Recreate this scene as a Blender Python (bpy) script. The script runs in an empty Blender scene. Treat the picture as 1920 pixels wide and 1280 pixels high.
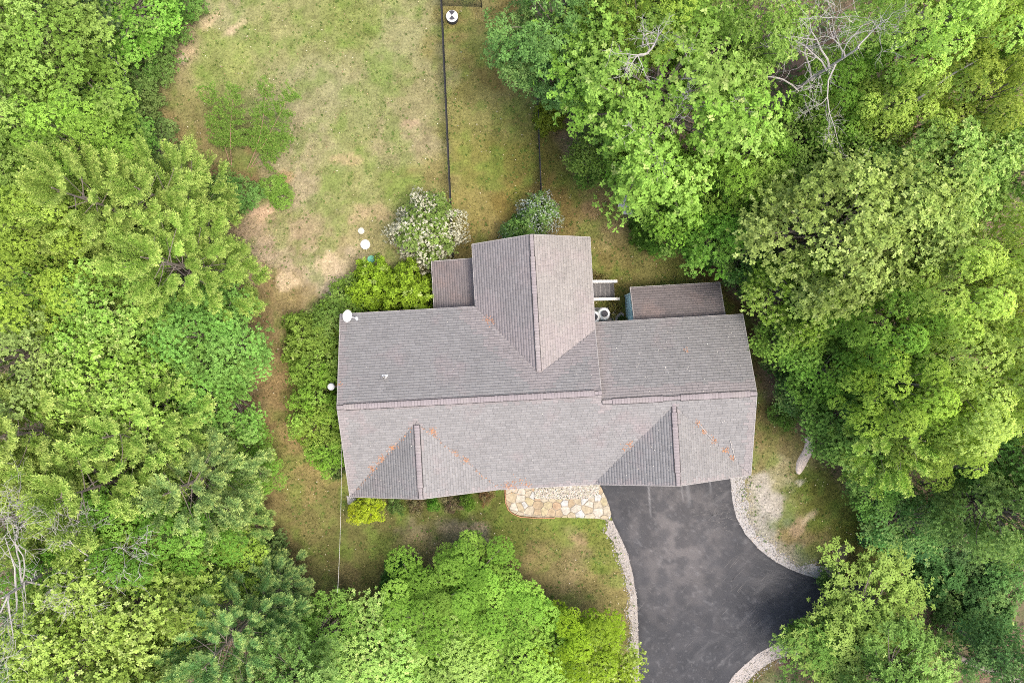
import bpy, bmesh, math, random
import numpy as np
from mathutils import Vector, Matrix

# ------------------------------------------------------------------ camera, sky, sun, exposure
SC = bpy.context.scene
COL = SC.collection
H = 40.0                       # drone height over the lawn, looking straight down
K = 0.75 / 960.0               # 24 mm lens: metres per photo pixel per metre of distance
cd = bpy.data.cameras.new('camera'); cam = bpy.data.objects.new('camera', cd); COL.objects.link(cam)
cam.location = (0, 0, H); cam.rotation_euler = (0, 0, 0)
cd.sensor_width = 36; cd.lens = 24; cd.clip_end = 2000
SC.camera = cam
SUN_AZ = math.radians(-28)     # direction towards the sun, measured from +X (right of the picture)
SUN_EL = math.radians(66)
W = bpy.data.worlds.new('World'); SC.world = W; W.use_nodes = True
wn = W.node_tree
sky = wn.nodes.new('ShaderNodeTexSky'); sky.sky_type = 'NISHITA'; sky.sun_disc = False
sky.sun_elevation = SUN_EL; sky.sun_rotation = math.pi / 2 - SUN_AZ
sky.dust_density = 6.0; sky.air_density = 1.0; sky.ozone_density = 0.6
bg = wn.nodes['Background']; bg.inputs[1].default_value = 0.15
wn.links.new(sky.outputs[0], bg.inputs[0])
sd = bpy.data.lights.new('sun', 'SUN'); sd.energy = 0.8; sd.angle = math.radians(12); sd.color = (1.0, 0.965, 0.90)
sun = bpy.data.objects.new('sun', sd); COL.objects.link(sun)
sdir = Vector((math.cos(SUN_EL) * math.cos(SUN_AZ), math.cos(SUN_EL) * math.sin(SUN_AZ), math.sin(SUN_EL)))
sun.rotation_euler = sdir.to_track_quat('Z', 'Y').to_euler(); sun.location = (20, -20, 60)
SC.view_settings.view_transform = 'Standard'; SC.view_settings.look = 'None'
SC.view_settings.gamma = 1; SC.view_settings.use_curve_mapping = False
SC.view_settings.exposure = 1.70
SC.cycles.use_denoising = False; SC.cycles.filter_width = 1.0
SC.cycles.max_bounces = 3; SC.cycles.diffuse_bounces = 2; SC.cycles.glossy_bounces = 1; SC.cycles.transmission_bounces = 3
SC.cycles.caustics_reflective = False; SC.cycles.caustics_refractive = False

# ------------------------------------------------------------------ helpers
def at(px, py, z=0.0):
    s = K * (H - z)
    return Vector(((px - 960) * s, (640 - py) * s, z))

def lin(r, g, b, f=1.0):
    def c(v):
        v /= 255.0
        return v / 12.92 if v <= 0.04045 else ((v + 0.055) / 1.055) ** 2.4
    return (c(r) * f, c(g) * f, c(b) * f)

def tag(o, label=None, cat=None, group=None, kind=None):
    if label: o['label'] = label
    if cat: o['category'] = cat
    if group: o['group'] = group
    if kind: o['kind'] = kind
    return o

def empty(name, loc, rz=0.0, **kw):
    o = bpy.data.objects.new(name, None); COL.objects.link(o)
    o.location = loc; o.rotation_euler = (0, 0, rz); o.empty_display_size = 0.3
    return tag(o, **kw)

class MB:
    def __init__(s): s.v = []; s.f = []
    def add(s, vs, fs):
        o = len(s.v); s.v += [tuple(p) for p in vs]; s.f += [tuple(i + o for i in f) for f in fs]; return s
    def box(s, x0, x1, y0, y1, z0, z1):
        return s.add([(x0,y0,z0),(x1,y0,z0),(x1,y1,z0),(x0,y1,z0),(x0,y0,z1),(x1,y0,z1),(x1,y1,z1),(x0,y1,z1)],
            [(3,2,1,0),(4,5,6,7),(0,1,5,4),(1,2,6,5),(2,3,7,6),(3,0,4,7)])
    def prism(s, poly, z0, z1, inset=0.0):
        n = len(poly); cx = sum(p[0] for p in poly)/n; cy = sum(p[1] for p in poly)/n
        def q(p, t):
            d = math.hypot(p[0]-cx, p[1]-cy) + 1e-9
            return (p[0]-(p[0]-cx)/d*t, p[1]-(p[1]-cy)/d*t)
        lo = [(p[0],p[1],z0) for p in poly]
        zm = z1-inset
        if inset > 0:
            mid = [(p[0],p[1],zm) for p in poly]; hi = [(*q(p,inset),z1) for p in poly]
            vs = lo+mid+hi
            fs = [tuple(range(2*n,3*n)), tuple(reversed(range(n)))]
            for i in range(n):
                j=(i+1)%n; fs += [(i,j,n+j,n+i),(n+i,n+j,2*n+j,2*n+i)]
        else:
            vs = lo+[(p[0],p[1],z1) for p in poly]
            fs = [tuple(range(n,2*n)), tuple(reversed(range(n)))]
            for i in range(n):
                j=(i+1)%n; fs.append((i,j,n+j,n+i))
        return s.add(vs, fs)
    def tube(s, pts, rad, n=6):
        pts = [Vector(p) for p in pts]; m = len(pts)
        if not hasattr(rad, '__len__'): rad = [rad]*m
        vs = []; fs = []
        for i, p in enumerate(pts):
            t = (pts[min(i+1,m-1)]-pts[max(i-1,0)])
            if t.length < 1e-7: t = Vector((0,0,1))
            t.normalize()
            a = t.orthogonal().normalized() if abs(t.z) > .95 else Vector((-t.y,t.x,0)).normalized()
            b = t.cross(a)
            for j in range(n):
                an = 2*math.pi*j/n; vs.append(p+(a*math.cos(an)+b*math.sin(an))*rad[i])
        for i in range(m-1):
            for j in range(n):
                k=(j+1)%n; fs.append((i*n+j,i*n+k,(i+1)*n+k,(i+1)*n+j))
        fs.append(tuple(reversed(range(n)))); fs.append(tuple(range((m-1)*n,m*n)))
        return s.add(vs, fs)
    def lathe(s, prof, c=(0,0,0), n=20):
        vs=[]; fs=[]
        for r,z in prof:
            for j in range(n):
                a=2*math.pi*j/n; vs.append((c[0]+r*math.cos(a),c[1]+r*math.sin(a),c[2]+z))
        m=len(prof)
        for i in range(m-1):
            for j in range(n):
                k=(j+1)%n; fs.append((i*n+j,i*n+k,(i+1)*n+k,(i+1)*n+j))
        fs.append(tuple(reversed(range(n)))); fs.append(tuple(range((m-1)*n,m*n)))
        return s.add(vs, fs)
    def mesh(s, name):
        me = bpy.data.meshes.new(name); me.from_pydata(s.v, [], s.f); me.update(); return me
    def build(s, name, mat, parent=None, smooth=False, **kw):
        return link(name, s.mesh(name), mat, parent, smooth, **kw)

def link(name, me, mat, parent=None, smooth=False, **kw):
    if mat is not None and not me.materials: me.materials.append(mat)
    if smooth: me.polygons.foreach_set('use_smooth', [True]*len(me.polygons))
    o = bpy.data.objects.new(name, me); COL.objects.link(o)
    if parent: o.parent = parent
    return tag(o, **kw)

def npmesh(name, V, F, tone=None, hue=None, colr=None):
    """V (n,3), F (m,k) -> mesh quickly; optional per-vertex attributes."""
    V = np.ascontiguousarray(V, dtype=np.float32); F = np.ascontiguousarray(F, dtype=np.int32)
    me = bpy.data.meshes.new(name)
    me.vertices.add(len(V)); me.vertices.foreach_set('co', V.ravel())
    m, k = F.shape
    me.loops.add(m*k); me.loops.foreach_set('vertex_index', F.ravel())
    me.polygons.add(m); me.polygons.foreach_set('loop_start', np.arange(0, m*k, k, dtype=np.int32))
    me.update(calc_edges=True)
    for nm, arr in (('tone', tone), ('hue', hue)):
        if arr is not None:
            a = me.attributes.new(nm, 'FLOAT', 'POINT'); a.data.foreach_set('value', np.asarray(arr, dtype=np.float32).ravel())
    if colr is not None:
        a = me.attributes.new('tint', 'FLOAT_COLOR', 'POINT')
        c4 = np.ones((len(V), 4), dtype=np.float32); c4[:, :3] = colr
        a.data.foreach_set('color', c4.ravel())
    return me

# lattice noise
_tab = np.random.default_rng(7).random((256, 256))
def vnoise(x, y):
    xi = np.floor(x).astype(int); yi = np.floor(y).astype(int); fx = x-xi; fy = y-yi
    fx = fx*fx*(3-2*fx); fy = fy*fy*(3-2*fy)
    a=_tab[xi&255,yi&255]; b=_tab[(xi+1)&255,yi&255]; c=_tab[xi&255,(yi+1)&255]; d=_tab[(xi+1)&255,(yi+1)&255]
    return (a*(1-fx)+b*fx)*(1-fy)+(c*(1-fx)+d*fx)*fy
def fbm(x, y, s, o=4, off=0.0):
    t=0; a=1; n=0; f=1.0/s
    for i in range(o):
        t = t+a*vnoise(x*f+off+17.3*i, y*f+off*1.7+9.1*i); n+=a; a*=.55; f*=2.03
    return t/n

# ------------------------------------------------------------------ materials
def newmat(name):
    m = bpy.data.materials.new(name); m.use_nodes = True
    return m, m.node_tree, m.node_tree.nodes['Principled BSDF']
def nd(nt, t, **kw):
    n = nt.nodes.new(t)
    for k, v in kw.items():
        if k.startswith('i_'):
            key = k[2:]; n.inputs[int(key) if key.isdigit() else key.replace('_', ' ')].default_value = v
        else: setattr(n, k, v)
    return n
def mix(nt, a, b, fac, mode='MIX'):
    n = nt.nodes.new('ShaderNodeMix'); n.data_type = 'RGBA'; n.blend_type = mode
    for val, sock in ((fac, n.inputs[0]), (a, n.inputs[6]), (b, n.inputs[7])):
        if hasattr(val, 'links'): nt.links.new(val, sock)
        else: sock.default_value = val if not isinstance(val, tuple) else (*val[:3], 1)
    return n.outputs[2]
def ramp(nt, x, a, b, lo=0.0, hi=1.0):
    n = nt.nodes.new('ShaderNodeMapRange'); n.inputs[1].default_value=a; n.inputs[2].default_value=b
    n.inputs[3].default_value=lo; n.inputs[4].default_value=hi
    nt.links.new(x, n.inputs[0]); return n.outputs[0]
def noise(nt, scale, detail=4, rough=.55, vec=None, stretch=None):
    n = nd(nt, 'ShaderNodeTexNoise'); n.inputs['Scale'].default_value=scale
    n.inputs['Detail'].default_value=detail; n.inputs['Roughness'].default_value=rough
    if vec is None: vec = nd(nt, 'ShaderNodeNewGeometry').outputs['Position']
    if stretch:
        mp = nd(nt, 'ShaderNodeMapping'); mp.inputs['Scale'].default_value = stretch
        nt.links.new(vec, mp.inputs[0]); vec = mp.outputs[0]
    nt.links.new(vec, n.inputs['Vector']); return n.outputs[0]
def bump(nt, b, h, strength=.4, dist=.02):
    n = nd(nt, 'ShaderNodeBump'); n.inputs['Strength'].default_value=strength; n.inputs['Distance'].default_value=dist
    nt.links.new(h, n.inputs['Height']); nt.links.new(n.outputs[0], b.inputs['Normal'])

def plain(name, c, rough=.6, var=.15, scale=6.0, metal=0.0):
    m, nt, b = newmat(name)
    f = ramp(nt, noise(nt, scale), .3, .7, 1-var, 1+var)
    v = nd(nt, 'ShaderNodeVectorMath', operation='SCALE'); v.inputs[0].default_value = c
    nt.links.new(f, v.inputs['Scale']); nt.links.new(v.outputs[0], b.inputs['Base Color'])
    b.inputs['Roughness'].default_value = rough; b.inputs['Metallic'].default_value = metal
    b.inputs['Specular IOR Level'].default_value = .3
    return m

def shingle_mat(name, base, pink, pinkamt, darkamt=.5):
    m, nt, b = newmat(name)
    at_ = nd(nt, 'ShaderNodeAttribute', attribute_name='tone')
    tc = nd(nt, 'ShaderNodeTexCoord').outputs['Object']
    f = ramp(nt, at_.outputs['Fac'], 0, 1, .89, 1.11)
    p = ramp(nt, noise(nt, .55, 5, .6, tc), .66-pinkamt*.3, .80-pinkamt*.3, 0, .85)
    c = mix(nt, base, pink, p)
    c = mix(nt, c, (.184,.163,.161), nd(nt, 'ShaderNodeAttribute', attribute_name='hue').outputs['Fac'])
    # weather streaks: dark algae blotches in the granules
    d = ramp(nt, noise(nt, .8, 5, .65, tc, (1,1,1)), .52, .75, 0, darkamt)
    c = mix(nt, c, tuple(x*.62 for x in base), d)
    g = ramp(nt, noise(nt, 60, 2, .6, tc), .3, .7, .88, 1.12)
    mu = nd(nt, 'ShaderNodeMath', operation='MULTIPLY'); nt.links.new(f, mu.inputs[0]); nt.links.new(g, mu.inputs[1])
    v = nd(nt, 'ShaderNodeVectorMath', operation='SCALE'); nt.links.new(c, v.inputs[0]); nt.links.new(mu.outputs[0], v.inputs['Scale'])
    nt.links.new(v.outputs[0], b.inputs['Base Color'])
    b.inputs['Roughness'].default_value=.92; b.inputs['Specular IOR Level'].default_value=.2
    return m

def leaf_mat(name, pale=(.38,.46,.16), trans=.40):
    """leaf colour = the tree's own colour, varied leaf by leaf (tone) and towards pale young leaves (hue)."""
    m, nt, b = newmat(name)
    oi = nd(nt, 'ShaderNodeObjectInfo').outputs['Color']
    t = nd(nt, 'ShaderNodeAttribute', attribute_name='tone').outputs['Fac']
    h = nd(nt, 'ShaderNodeAttribute', attribute_name='hue').outputs['Fac']
    c = mix(nt, oi, pale, h)
    v = nd(nt, 'ShaderNodeVectorMath', operation='SCALE'); nt.links.new(c, v.inputs[0])
    nt.links.new(ramp(nt, t, 0, 1, .62, 1.38), v.inputs['Scale'])
    nt.nodes.remove(b); b = nd(nt, 'ShaderNodeBsdfDiffuse'); nt.links.new(v.outputs[0], b.inputs['Color'])
    tr = nd(nt, 'ShaderNodeBsdfTranslucent')
    w = mix(nt, v.outputs[0], (1.15,1.15,.55), 1.0, 'MULTIPLY'); nt.links.new(w, tr.inputs['Color'])
    ms = nd(nt, 'ShaderNodeMixShader'); ms.inputs[0].default_value=trans
    nt.links.new(b.outputs[0], ms.inputs[1]); nt.links.new(tr.outputs[0], ms.inputs[2])
    nt.links.new(ms.outputs[0], nt.nodes['Material Output'].inputs['Surface'])
    return m

def bark_mat(name, c):
    m, nt, b = newmat(name)
    tc = nd(nt, 'ShaderNodeTexCoord').outputs['Object']
    n = noise(nt, 5, 5, .6, tc, (3,3,.6))
    nt.links.new(mix(nt, tuple(x*.6 for x in c), tuple(min(1,x*1.35) for x in c), n), b.inputs['Base Color'])
    b.inputs['Roughness'].default_value=.9; bump(nt, b, n, .6, .03)
    return m

def tint_mat(name, grain=40.0, amt=.22, rough=.95, bumps=.3, coarse=None):
    """colour comes from the mesh's own 'tint' attribute plus fine grain"""
    m, nt, b = newmat(name)
    a = nd(nt, 'ShaderNodeAttribute', attribute_name='tint').outputs['Color']
    n1 = noise(nt, grain, 6, .72); n2 = noise(nt, grain*.3, 4, .6)
    co = amt*.5 if coarse is None else coarse
    f = nd(nt, 'ShaderNodeMath', operation='MULTIPLY')
    nt.links.new(ramp(nt, n1, .3, .7, 1-amt, 1+amt), f.inputs[0]); nt.links.new(ramp(nt, n2, .3, .7, 1-co, 1+co), f.inputs[1])
    v = nd(nt, 'ShaderNodeVectorMath', operation='SCALE'); nt.links.new(a, v.inputs[0]); nt.links.new(f.outputs[0], v.inputs['Scale'])
    nt.links.new(v.outputs[0], b.inputs['Base Color']); b.inputs['Roughness'].default_value=rough
    b.inputs['Specular IOR Level'].default_value=.15
    bump(nt, b, n1, bumps, .02)
    return m

def objcol_mat(name, rough=.8, amt=.2, scale=9):
    m, nt, b = newmat(name)
    oi = nd(nt, 'ShaderNodeObjectInfo').outputs['Color']
    v = nd(nt, 'ShaderNodeVectorMath', operation='SCALE'); nt.links.new(oi, v.inputs[0])
    n = noise(nt, scale, 5, .65)
    nt.links.new(ramp(nt, n, .3, .7, 1-amt, 1+amt), v.inputs['Scale']); nt.links.new(v.outputs[0], b.inputs['Base Color'])
    b.inputs['Roughness'].default_value=rough; bump(nt, b, n, .3, .01); b.inputs['Specular IOR Level'].default_value=.2
    return m

M = {}
M['sh_grey'] = shingle_mat('grey_shingles', (.152,.149,.147), (.170,.151,.150), .34, .30)
M['sh_wing'] = shingle_mat('mauve_shingles', (.160,.149,.147), (.180,.159,.157), .6, .30)
M['sh_cream_lit'] = shingle_mat('sunlit_cream_shingles', (.178,.167,.157), (.186,.165,.160), .6, .18)  # paler copy of the wing shingles, eastern sun put into its colour
M['sh_brown'] = shingle_mat('brown_shingles', (.122,.107,.105), (.152,.119,.110), .6, .55)
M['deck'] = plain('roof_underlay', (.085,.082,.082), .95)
M['cap'] = shingle_mat('ridge_cap_shingles', (.168,.150,.152), (.182,.166,.158), .5, .2)
M['slot'] = plain('vent_slot', (.03,.028,.028), .9)
M['drip'] = plain('drip_edge', (.20,.19,.182), .7, .2)
M['siding'] = plain('pale_blue_siding', (.40,.58,.64), .7, .08)
M['trimblue'] = plain('pale_blue_trim', (.50,.66,.70), .6, .06)
M['found'] = plain('concrete', (.30,.29,.28), .9)
M['white'] = plain('white_paint', (.46,.45,.43), .55, .10)
M['whitep'] = plain('white_plastic', (.46,.46,.45), .45, .07)
M['tankwhite'] = plain('white_tank_paint', (.74,.74,.73), .45, .05)
M['glass'] = plain('window_glass', (.03,.035,.04), .08, .1)
M['tread'] = plain('weathered_tread', (.085,.083,.085), .9, .35, 14)
M['darkgrey'] = plain('dark_grey_plastic', (.04,.04,.048), .7)
M['black'] = plain('black_vinyl', (.018,.018,.02), .5)
M['green'] = plain('green_plastic', (.10,.30,.20), .55, .12)
M['cream'] = plain('cream_plastic', (.33,.325,.28), .6, .15)
M['pipe'] = plain('dark_pipe', (.05,.05,.05), .6)
M['soil'] = plain('mulch', (.09,.065,.045), .95, .35, 12)
M['needle'] = plain('dry_orange_needles', (.36,.15,.05), .9, .35, 8)
M['petal'] = plain('pale_petals', (.50,.48,.42), .8)
M['gravel'] = objcol_mat('gravel_base', .95, .45, 22)
M['stone'] = objcol_mat('flagstone', .85, .3, 5)
M['pebble'] = tint_mat('pebbles', 60, .15, .85, .1)
M['edging'] = plain('rust_brown_edging', (.25,.13,.075), .85, .3, 12)
M['rock'] = plain('pale_rock', (.40,.34,.29), .9, .16, 9)
M['lawn'] = tint_mat('lawn_soil', 8, .42, .97, .6, .12)
M['blade'] = tint_mat('grass_blades', 20, .25, .9, .0)
M['litterleaf'] = tint_mat('dry_leaf', 20, .3, .9, .0)
M['bark'] = bark_mat('bark', (.15,.125,.105))
M['deadbark'] = bark_mat('silver_dead_wood', (.27,.255,.24))
M['birchbark'] = bark_mat('pale_birch_bark', (.40,.375,.36))
M['redstem'] = bark_mat('reddish_stem', (.26,.15,.11))
M['leaf'] = leaf_mat('broad_leaf')
M['leaffine'] = leaf_mat('fine_leaf', (.40,.47,.12), .50)
M['needleleaf'] = leaf_mat('pine_needles', (.45,.51,.15), .32)
M['blossom'] = leaf_mat('blossom', (.55,.54,.45), .25)
M['wire'] = plain('pale_cable', (.40,.39,.36), .6)

# asphalt: tinted mesh plus speckle
M['asphalt'] = tint_mat('asphalt', 55, .20, .88, .25)

# ------------------------------------------------------------------ ground
CLEAR = [(330,-60),(300,60),(255,120),(250,200),(270,330),(400,360),(430,440),(455,560),(460,640),(470,740),(490,800),
         (500,900),(440,960),(450,1040),(545,1100),(560,1160),(700,1200),(900,1200),(1195,1290),(1195,1400),(1400,1400),(1440,1230),(1640,1200),(1640,1080),
         (1720,1060),(1620,960),(1500,800),(1440,740),(1420,600),(1340,500),(1230,450),(1180,370),(1080,330),(1050,240),(1010,140),(985,20),(960,-60)]
def inpoly(x, y, P):
    x = np.asarray(x); y = np.asarray(y); r = np.zeros(x.shape, bool); n=len(P); j=n-1
    for i in range(n):
        xi,yi=P[i]; xj,yj=P[j]
        c = ((yi>y)!=(yj>y)) & (x < (xj-xi)*(y-yi)/(yj-yi+1e-12)+xi)
        r ^= c; j=i
    return r
def edgedist(x, y, P):
    d = np.full(np.shape(x), 1e9); n=len(P)
    for i in range(n):
        ax,ay=P[i]; bx,by=P[(i+1)%n]; dx,dy=bx-ax,by-ay
        t=np.clip(((x-ax)*dx+(y-ay)*dy)/(dx*dx+dy*dy),0,1)
        d=np.minimum(d,np.hypot(x-ax-t*dx,y-ay-t*dy))
    return np.where(inpoly(x,y,P), d, -d)

AF = 0.40
# soil and turf colours of the place, by spot on the ground (plan position in photo pixels at ground level)
ZONE = [ (330,60,60,(190,165,125)),(420,50,60,(178,168,118)),(420,110,70,(160,165,92)),(540,60,90,(165,160,100)),(640,40,80,(150,155,82)),
 (740,60,70,(172,165,110)),(600,160,80,(170,162,112)),(700,180,70,(160,160,98)),(780,150,60,(172,160,108)),(560,270,80,(182,168,122)),(660,270,70,(160,160,96)),
 (760,260,60,(178,162,116)),(330,190,60,(160,150,92)),(320,260,60,(165,145,92)),(440,250,60,(140,138,78)),(440,330,50,(150,122,80)),(560,350,70,(186,168,126)),(660,350,60,(165,162,100)),
 (740,340,50,(155,162,84)),(800,330,40,(165,150,90)),(500,420,50,(196,168,130)),(560,430,60,(182,160,118)),(630,430,50,(178,164,112)),(700,420,50,(170,158,102)),
 (520,500,50,(200,176,138)),(600,520,40,(212,190,152)),(480,560,40,(165,140,92)),(540,590,50,(172,150,98)),(480,660,40,(165,138,92)),(530,700,40,(178,148,98)),(520,800,40,(174,146,94)),
 (540,880,50,(170,150,92)),(500,960,50,(150,132,80)),(580,960,50,(142,132,76)),(620,1050,60,(110,108,56)),(560,1080,60,(120,108,66)),(720,990,50,(125,120,66)),(760,960,30,(104,104,48)),(900,960,40,(110,112,50)),
 (860,990,25,(150,138,104)),(780,1000,25,(140,128,90)),(900,990,20,(150,140,112)),(960,1000,50,(116,120,54)),(1030,1000,40,(138,140,66)),(1100,1000,40,(136,140,62)),(1000,1050,50,(136,122,74)),(1080,1050,50,(158,140,92)),(1140,1050,30,(130,138,58)),(1130,1110,40,(150,136,80)),
 (870,60,40,(150,128,70)),(930,60,40,(140,112,58)),(880,130,50,(142,124,62)),(950,130,40,(130,106,52)),(900,220,50,(150,132,72)),(960,220,40,(120,108,50)),(880,300,50,(138,124,58)),(960,300,45,(126,112,48)),(890,380,45,(156,132,72)),(950,390,40,(140,110,52)),(900,440,40,(160,132,72)),
 (1040,300,40,(112,98,42)),(1060,380,40,(138,108,58)),(1120,400,50,(160,130,80)),(1150,450,50,(160,134,84)),(1140,490,40,(140,116,62)),(1220,470,50,(142,122,66)),(1260,510,50,(120,110,50)),(1160,560,40,(122,106,50)),(1380,560,50,(112,92,46)),(1420,640,50,(100,84,44)),
 (1440,760,50,(128,112,60)),(1440,820,40,(150,134,78)),(1420,880,40,(160,148,92)),(1460,900,40,(172,162,118)),(1440,940,30,(196,186,168)),(1460,980,35,(170,162,138)),(1480,1030,35,(160,150,118)),(1530,900,50,(118,118,48)),(1570,960,60,(112,116,44)),(1520,1000,40,(152,134,84)),(1560,1050,40,(130,116,70)),(1640,1040,60,(108,104,52)),(1460,1250,50,(110,94,48)) ]
ZONE=[(a,b,r,((c[0]+12,c[1]+20,c[2]+14) if (855<a<1300 and b<600) else c)) for a,b,r,c in ZONE]
BARE=[(330,45,48,12,-32,(205,165,135),.9),(400,32,26,10,-40,(220,198,160),.8),(438,52,26,9,-38,(224,202,166),.8),(352,95,16,10,0,(214,190,155),.7),(345,112,13,9,0,(226,208,178),.8),
 (492,398,22,16,20,(222,190,158),.85),(480,510,30,20,0,(216,188,150),.8),(545,525,26,18,10,(226,204,168),.85),(620,500,26,22,30,(228,206,170),.8),(625,545,9,7,0,(236,224,198),.9),(655,300,30,10,0,(206,180,140),.5),(770,232,26,10,0,(204,176,146),.55),
 (700,395,30,14,10,(204,178,142),.55),(670,405,22,10,-30,(206,182,146),.55),(470,660,14,22,0,(196,158,120),.7),(535,330,16,12,0,(196,164,120),.6),(470,280,16,10,0,(190,158,116),.5),
 (868,990,46,9,-4,(172,156,128),.8),(790,1005,40,10,-12,(158,144,108),.6),(1082,1012,18,6,20,(178,156,116),.7),(1000,1052,36,18,-20,(160,142,98),.55),(640,1080,30,30,0,(130,114,82),.5),(480,985,26,18,0,(150,122,96),.6),
 (1430,905,26,14,0,(198,190,176),.75),(1448,945,28,24,30,(200,192,180),.75),(1420,985,18,24,-30,(190,184,172),.6),(1500,905,10,7,0,(206,198,180),.8),(1495,985,26,14,-40,(204,176,140),.75),(1520,965,20,7,-40,(208,190,158),.7),(1580,1035,22,8,-60,(186,172,148),.7),(1470,1035,34,12,30,(176,168,150),.6),(1465,870,16,7,-20,(190,176,138),.5),
 (1115,395,26,16,20,(176,148,108),.6),(1140,430,26,10,0,(182,156,116),.5),(1180,400,16,10,40,(160,146,128),.6),(1440,840,30,30,0,(150,128,90),.4)]
def lawn_color(X, Y, fine=1.0):
    px = 960+X/(K*H); py = 640-Y/(K*H)
    wx = px+ (fbm(X,Y,1.6,6,3.1)-.5)*120; wy = py+(fbm(X,Y,1.6,6,8.7)-.5)*120
    acc = np.zeros(X.shape+(3,)); ws = np.zeros(X.shape)
    for (a,b,r,c) in ZONE:
        w = 1.0/(.22+((wx-a)**2+(wy-b)**2)/(r*r))**2.4
        acc += w[...,None]*np.array(lin(*c,AF))*np.array((.93,1.0,1.14)); ws += w
    C = acc/ws[...,None]
    g = fbm(X,Y,.9,5,21.0); g2 = fbm(X,Y,.33,4,5.0); pale = fbm(X,Y,2.3,5,40.0); thatch = fbm(X,Y,.5,4,60.)
    gm = np.clip((g-.50)*6,0,1)[...,None]; C = C*(1-gm*.45)+gm*.45*np.array(lin(118,150,58,AF))
    pm = np.clip((pale-.57)*9,0,1)[...,None]; C = C*(1-pm*.5)+pm*.4*np.minimum(C*1.4+.01,.6)*np.array((1.05,.98,.95))
    tm = np.clip((thatch-.56)*8,0,1)[...,None]; C = C*(1-tm*.35)+tm*.35*C*np.array((.62,.58,.55))
    C *= (.74+.52*g2)[...,None]
    # bare sandy spots with ragged edges
    rag=(fbm(X,Y,.7,5,31.)-.5)
    for (a,b,rx_,ry_,an,cc,am) in BARE:
        ca,sa=math.cos(math.radians(an)),math.sin(math.radians(an)); ddx=px-a; ddy=py-b
        q=np.sqrt(((ddx*ca+ddy*sa)/rx_)**2+((-ddx*sa+ddy*ca)/ry_)**2)+rag*2.0
        mk=(np.clip((1.15-q)*2.2,0,1)*am)[...,None]; C=C*(1-mk)+mk*np.array(lin(*cc,AF))*(.85+.3*g2)[...,None]
    # woodland floor: leaf litter, humus, moss
    ed = edgedist(px+(fbm(X,Y,1.2,3,11.)-.5)*60, py+(fbm(X,Y,1.2,3,13.)-.5)*60, CLEAR)
    f = np.clip(.5-ed/36,0,1)[...,None]
    lit = np.array((.105,.075,.052))*(.5+fbm(X,Y,.6,4,70.))[...,None]
    ms = np.clip((fbm(X,Y,2.0,4,80.)-.5)*6,0,1)[...,None]; lit = lit*(1-ms*.6)+ms*.6*np.array((.06,.085,.03))
    return C*(1-f)+lit*f, ed
def graded(a, b, step, far):
    c = list(np.arange(a, b+1e-6, step)); out=[]; d=step
    x=a
    L=[]
    while x>-far: d*=1.5; x-=d; L.append(x)
    R=[]; x=b; d=step
    while x<far: d*=1.5; x+=d; R.append(x)
    return np.array(L[::-1]+c+R)
gx = graded(-31, 31, .19, 400); gy = graded(-21.5, 21.5, .19, 400)
GX, GY = np.meshgrid(gx, gy)
gc, ged = lawn_color(GX, GY)
gz = np.where(ged < 0, (fbm(GX,GY,2.5,3,33.)-.5)*np.clip(-ged/120,0,1)*.8, 0) + (fbm(GX,GY,.4,2,90.)-.6)*.03
gz = np.minimum(gz, np.where(ged>-40, -.001, gz))
nx, ny = len(gx), len(gy)
idx = np.arange(nx*ny).reshape(ny, nx)
F = np.stack([idx[:-1,:-1],idx[:-1,1:],idx[1:,1:],idx[1:,:-1]],-1).reshape(-1,4)
gm_ = npmesh('ground', np.stack([GX,GY,gz],-1).reshape(-1,3), F, colr=gc.reshape(-1,3))
gm_.polygons.foreach_set('use_smooth', [True]*len(gm_.polygons))
link('ground', gm_, M['lawn'], kind='structure', label='patchy dry lawn and brown woodland floor around the house')

# ------------------------------------------------------------------ driveway and gravel shoulders
LE = [(870,1112),(905,1121),(930,1132),(950,1142),(970,1147),(1000,1160),(1040,1178),(1080,1188),(1120,1194),(1180,1197),(1290,1199),(1400,1202)]
RE = [(870,1368),(900,1370),(940,1373),(970,1381),(1000,1397),(1030,1424),(1050,1450),(1065,1478),(1075,1503),(1083,1530),(1088,1560),(1093,1640),(1190,1640),(1196,1560),(1202,1480),(1210,1448),(1225,1420),(1245,1396),(1265,1375),(1290,1360),(1330,1345),(1400,1335)]
def interp(T, y): return np.interp(y, [t[0] for t in T], [t[1] for t in T])
rows = np.arange(870, 1400, 2.5)
cols = np.linspace(0,1,110)
wob = (fbm(rows*.04, rows*0+3, 1.0, 3)-.5)*3
lx = interp(LE, rows)+wob; rx = interp(RE, rows)+wob[::-1]
PX = lx[:,None]+(rx-lx)[:,None]*cols[None,:]; PY = np.repeat(rows[:,None],len(cols),1)
DX = (PX-960)*K*H; DY = (640-PY)*K*H
base = np.array((.031,.032,.035))
mid = np.exp(-(((PX-1270)/95)**2+((PY-1010)/120)**2))
dust = np.clip((fbm(DX,DY,.55,6,15.)-.42)*4,0,1)*(.10+.42*mid)+.30*mid
dc = base*(.75+.5*fbm(DX,DY,.8,4,2.))[...,None]
dc = dc*(1-dust[...,None]*.8)+dust[...,None]*.8*np.array((.112,.104,.101))
streak = np.clip((fbm((DX*.75+DY*.66)*1.0,(DX*-.66+DY*.75)*6.0,1.5,3,44.)-.63)*9,0,1)*np.clip((PX-1230)/120,0,1)*.35
dc = dc+streak[...,None]*np.array((.06,.058,.056))*.8
crk = np.clip((fbm(DX*2.2,DY*2.2,.35,3,77.)-.66)*10,0,1); dc = dc+crk[...,None]*.02
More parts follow.
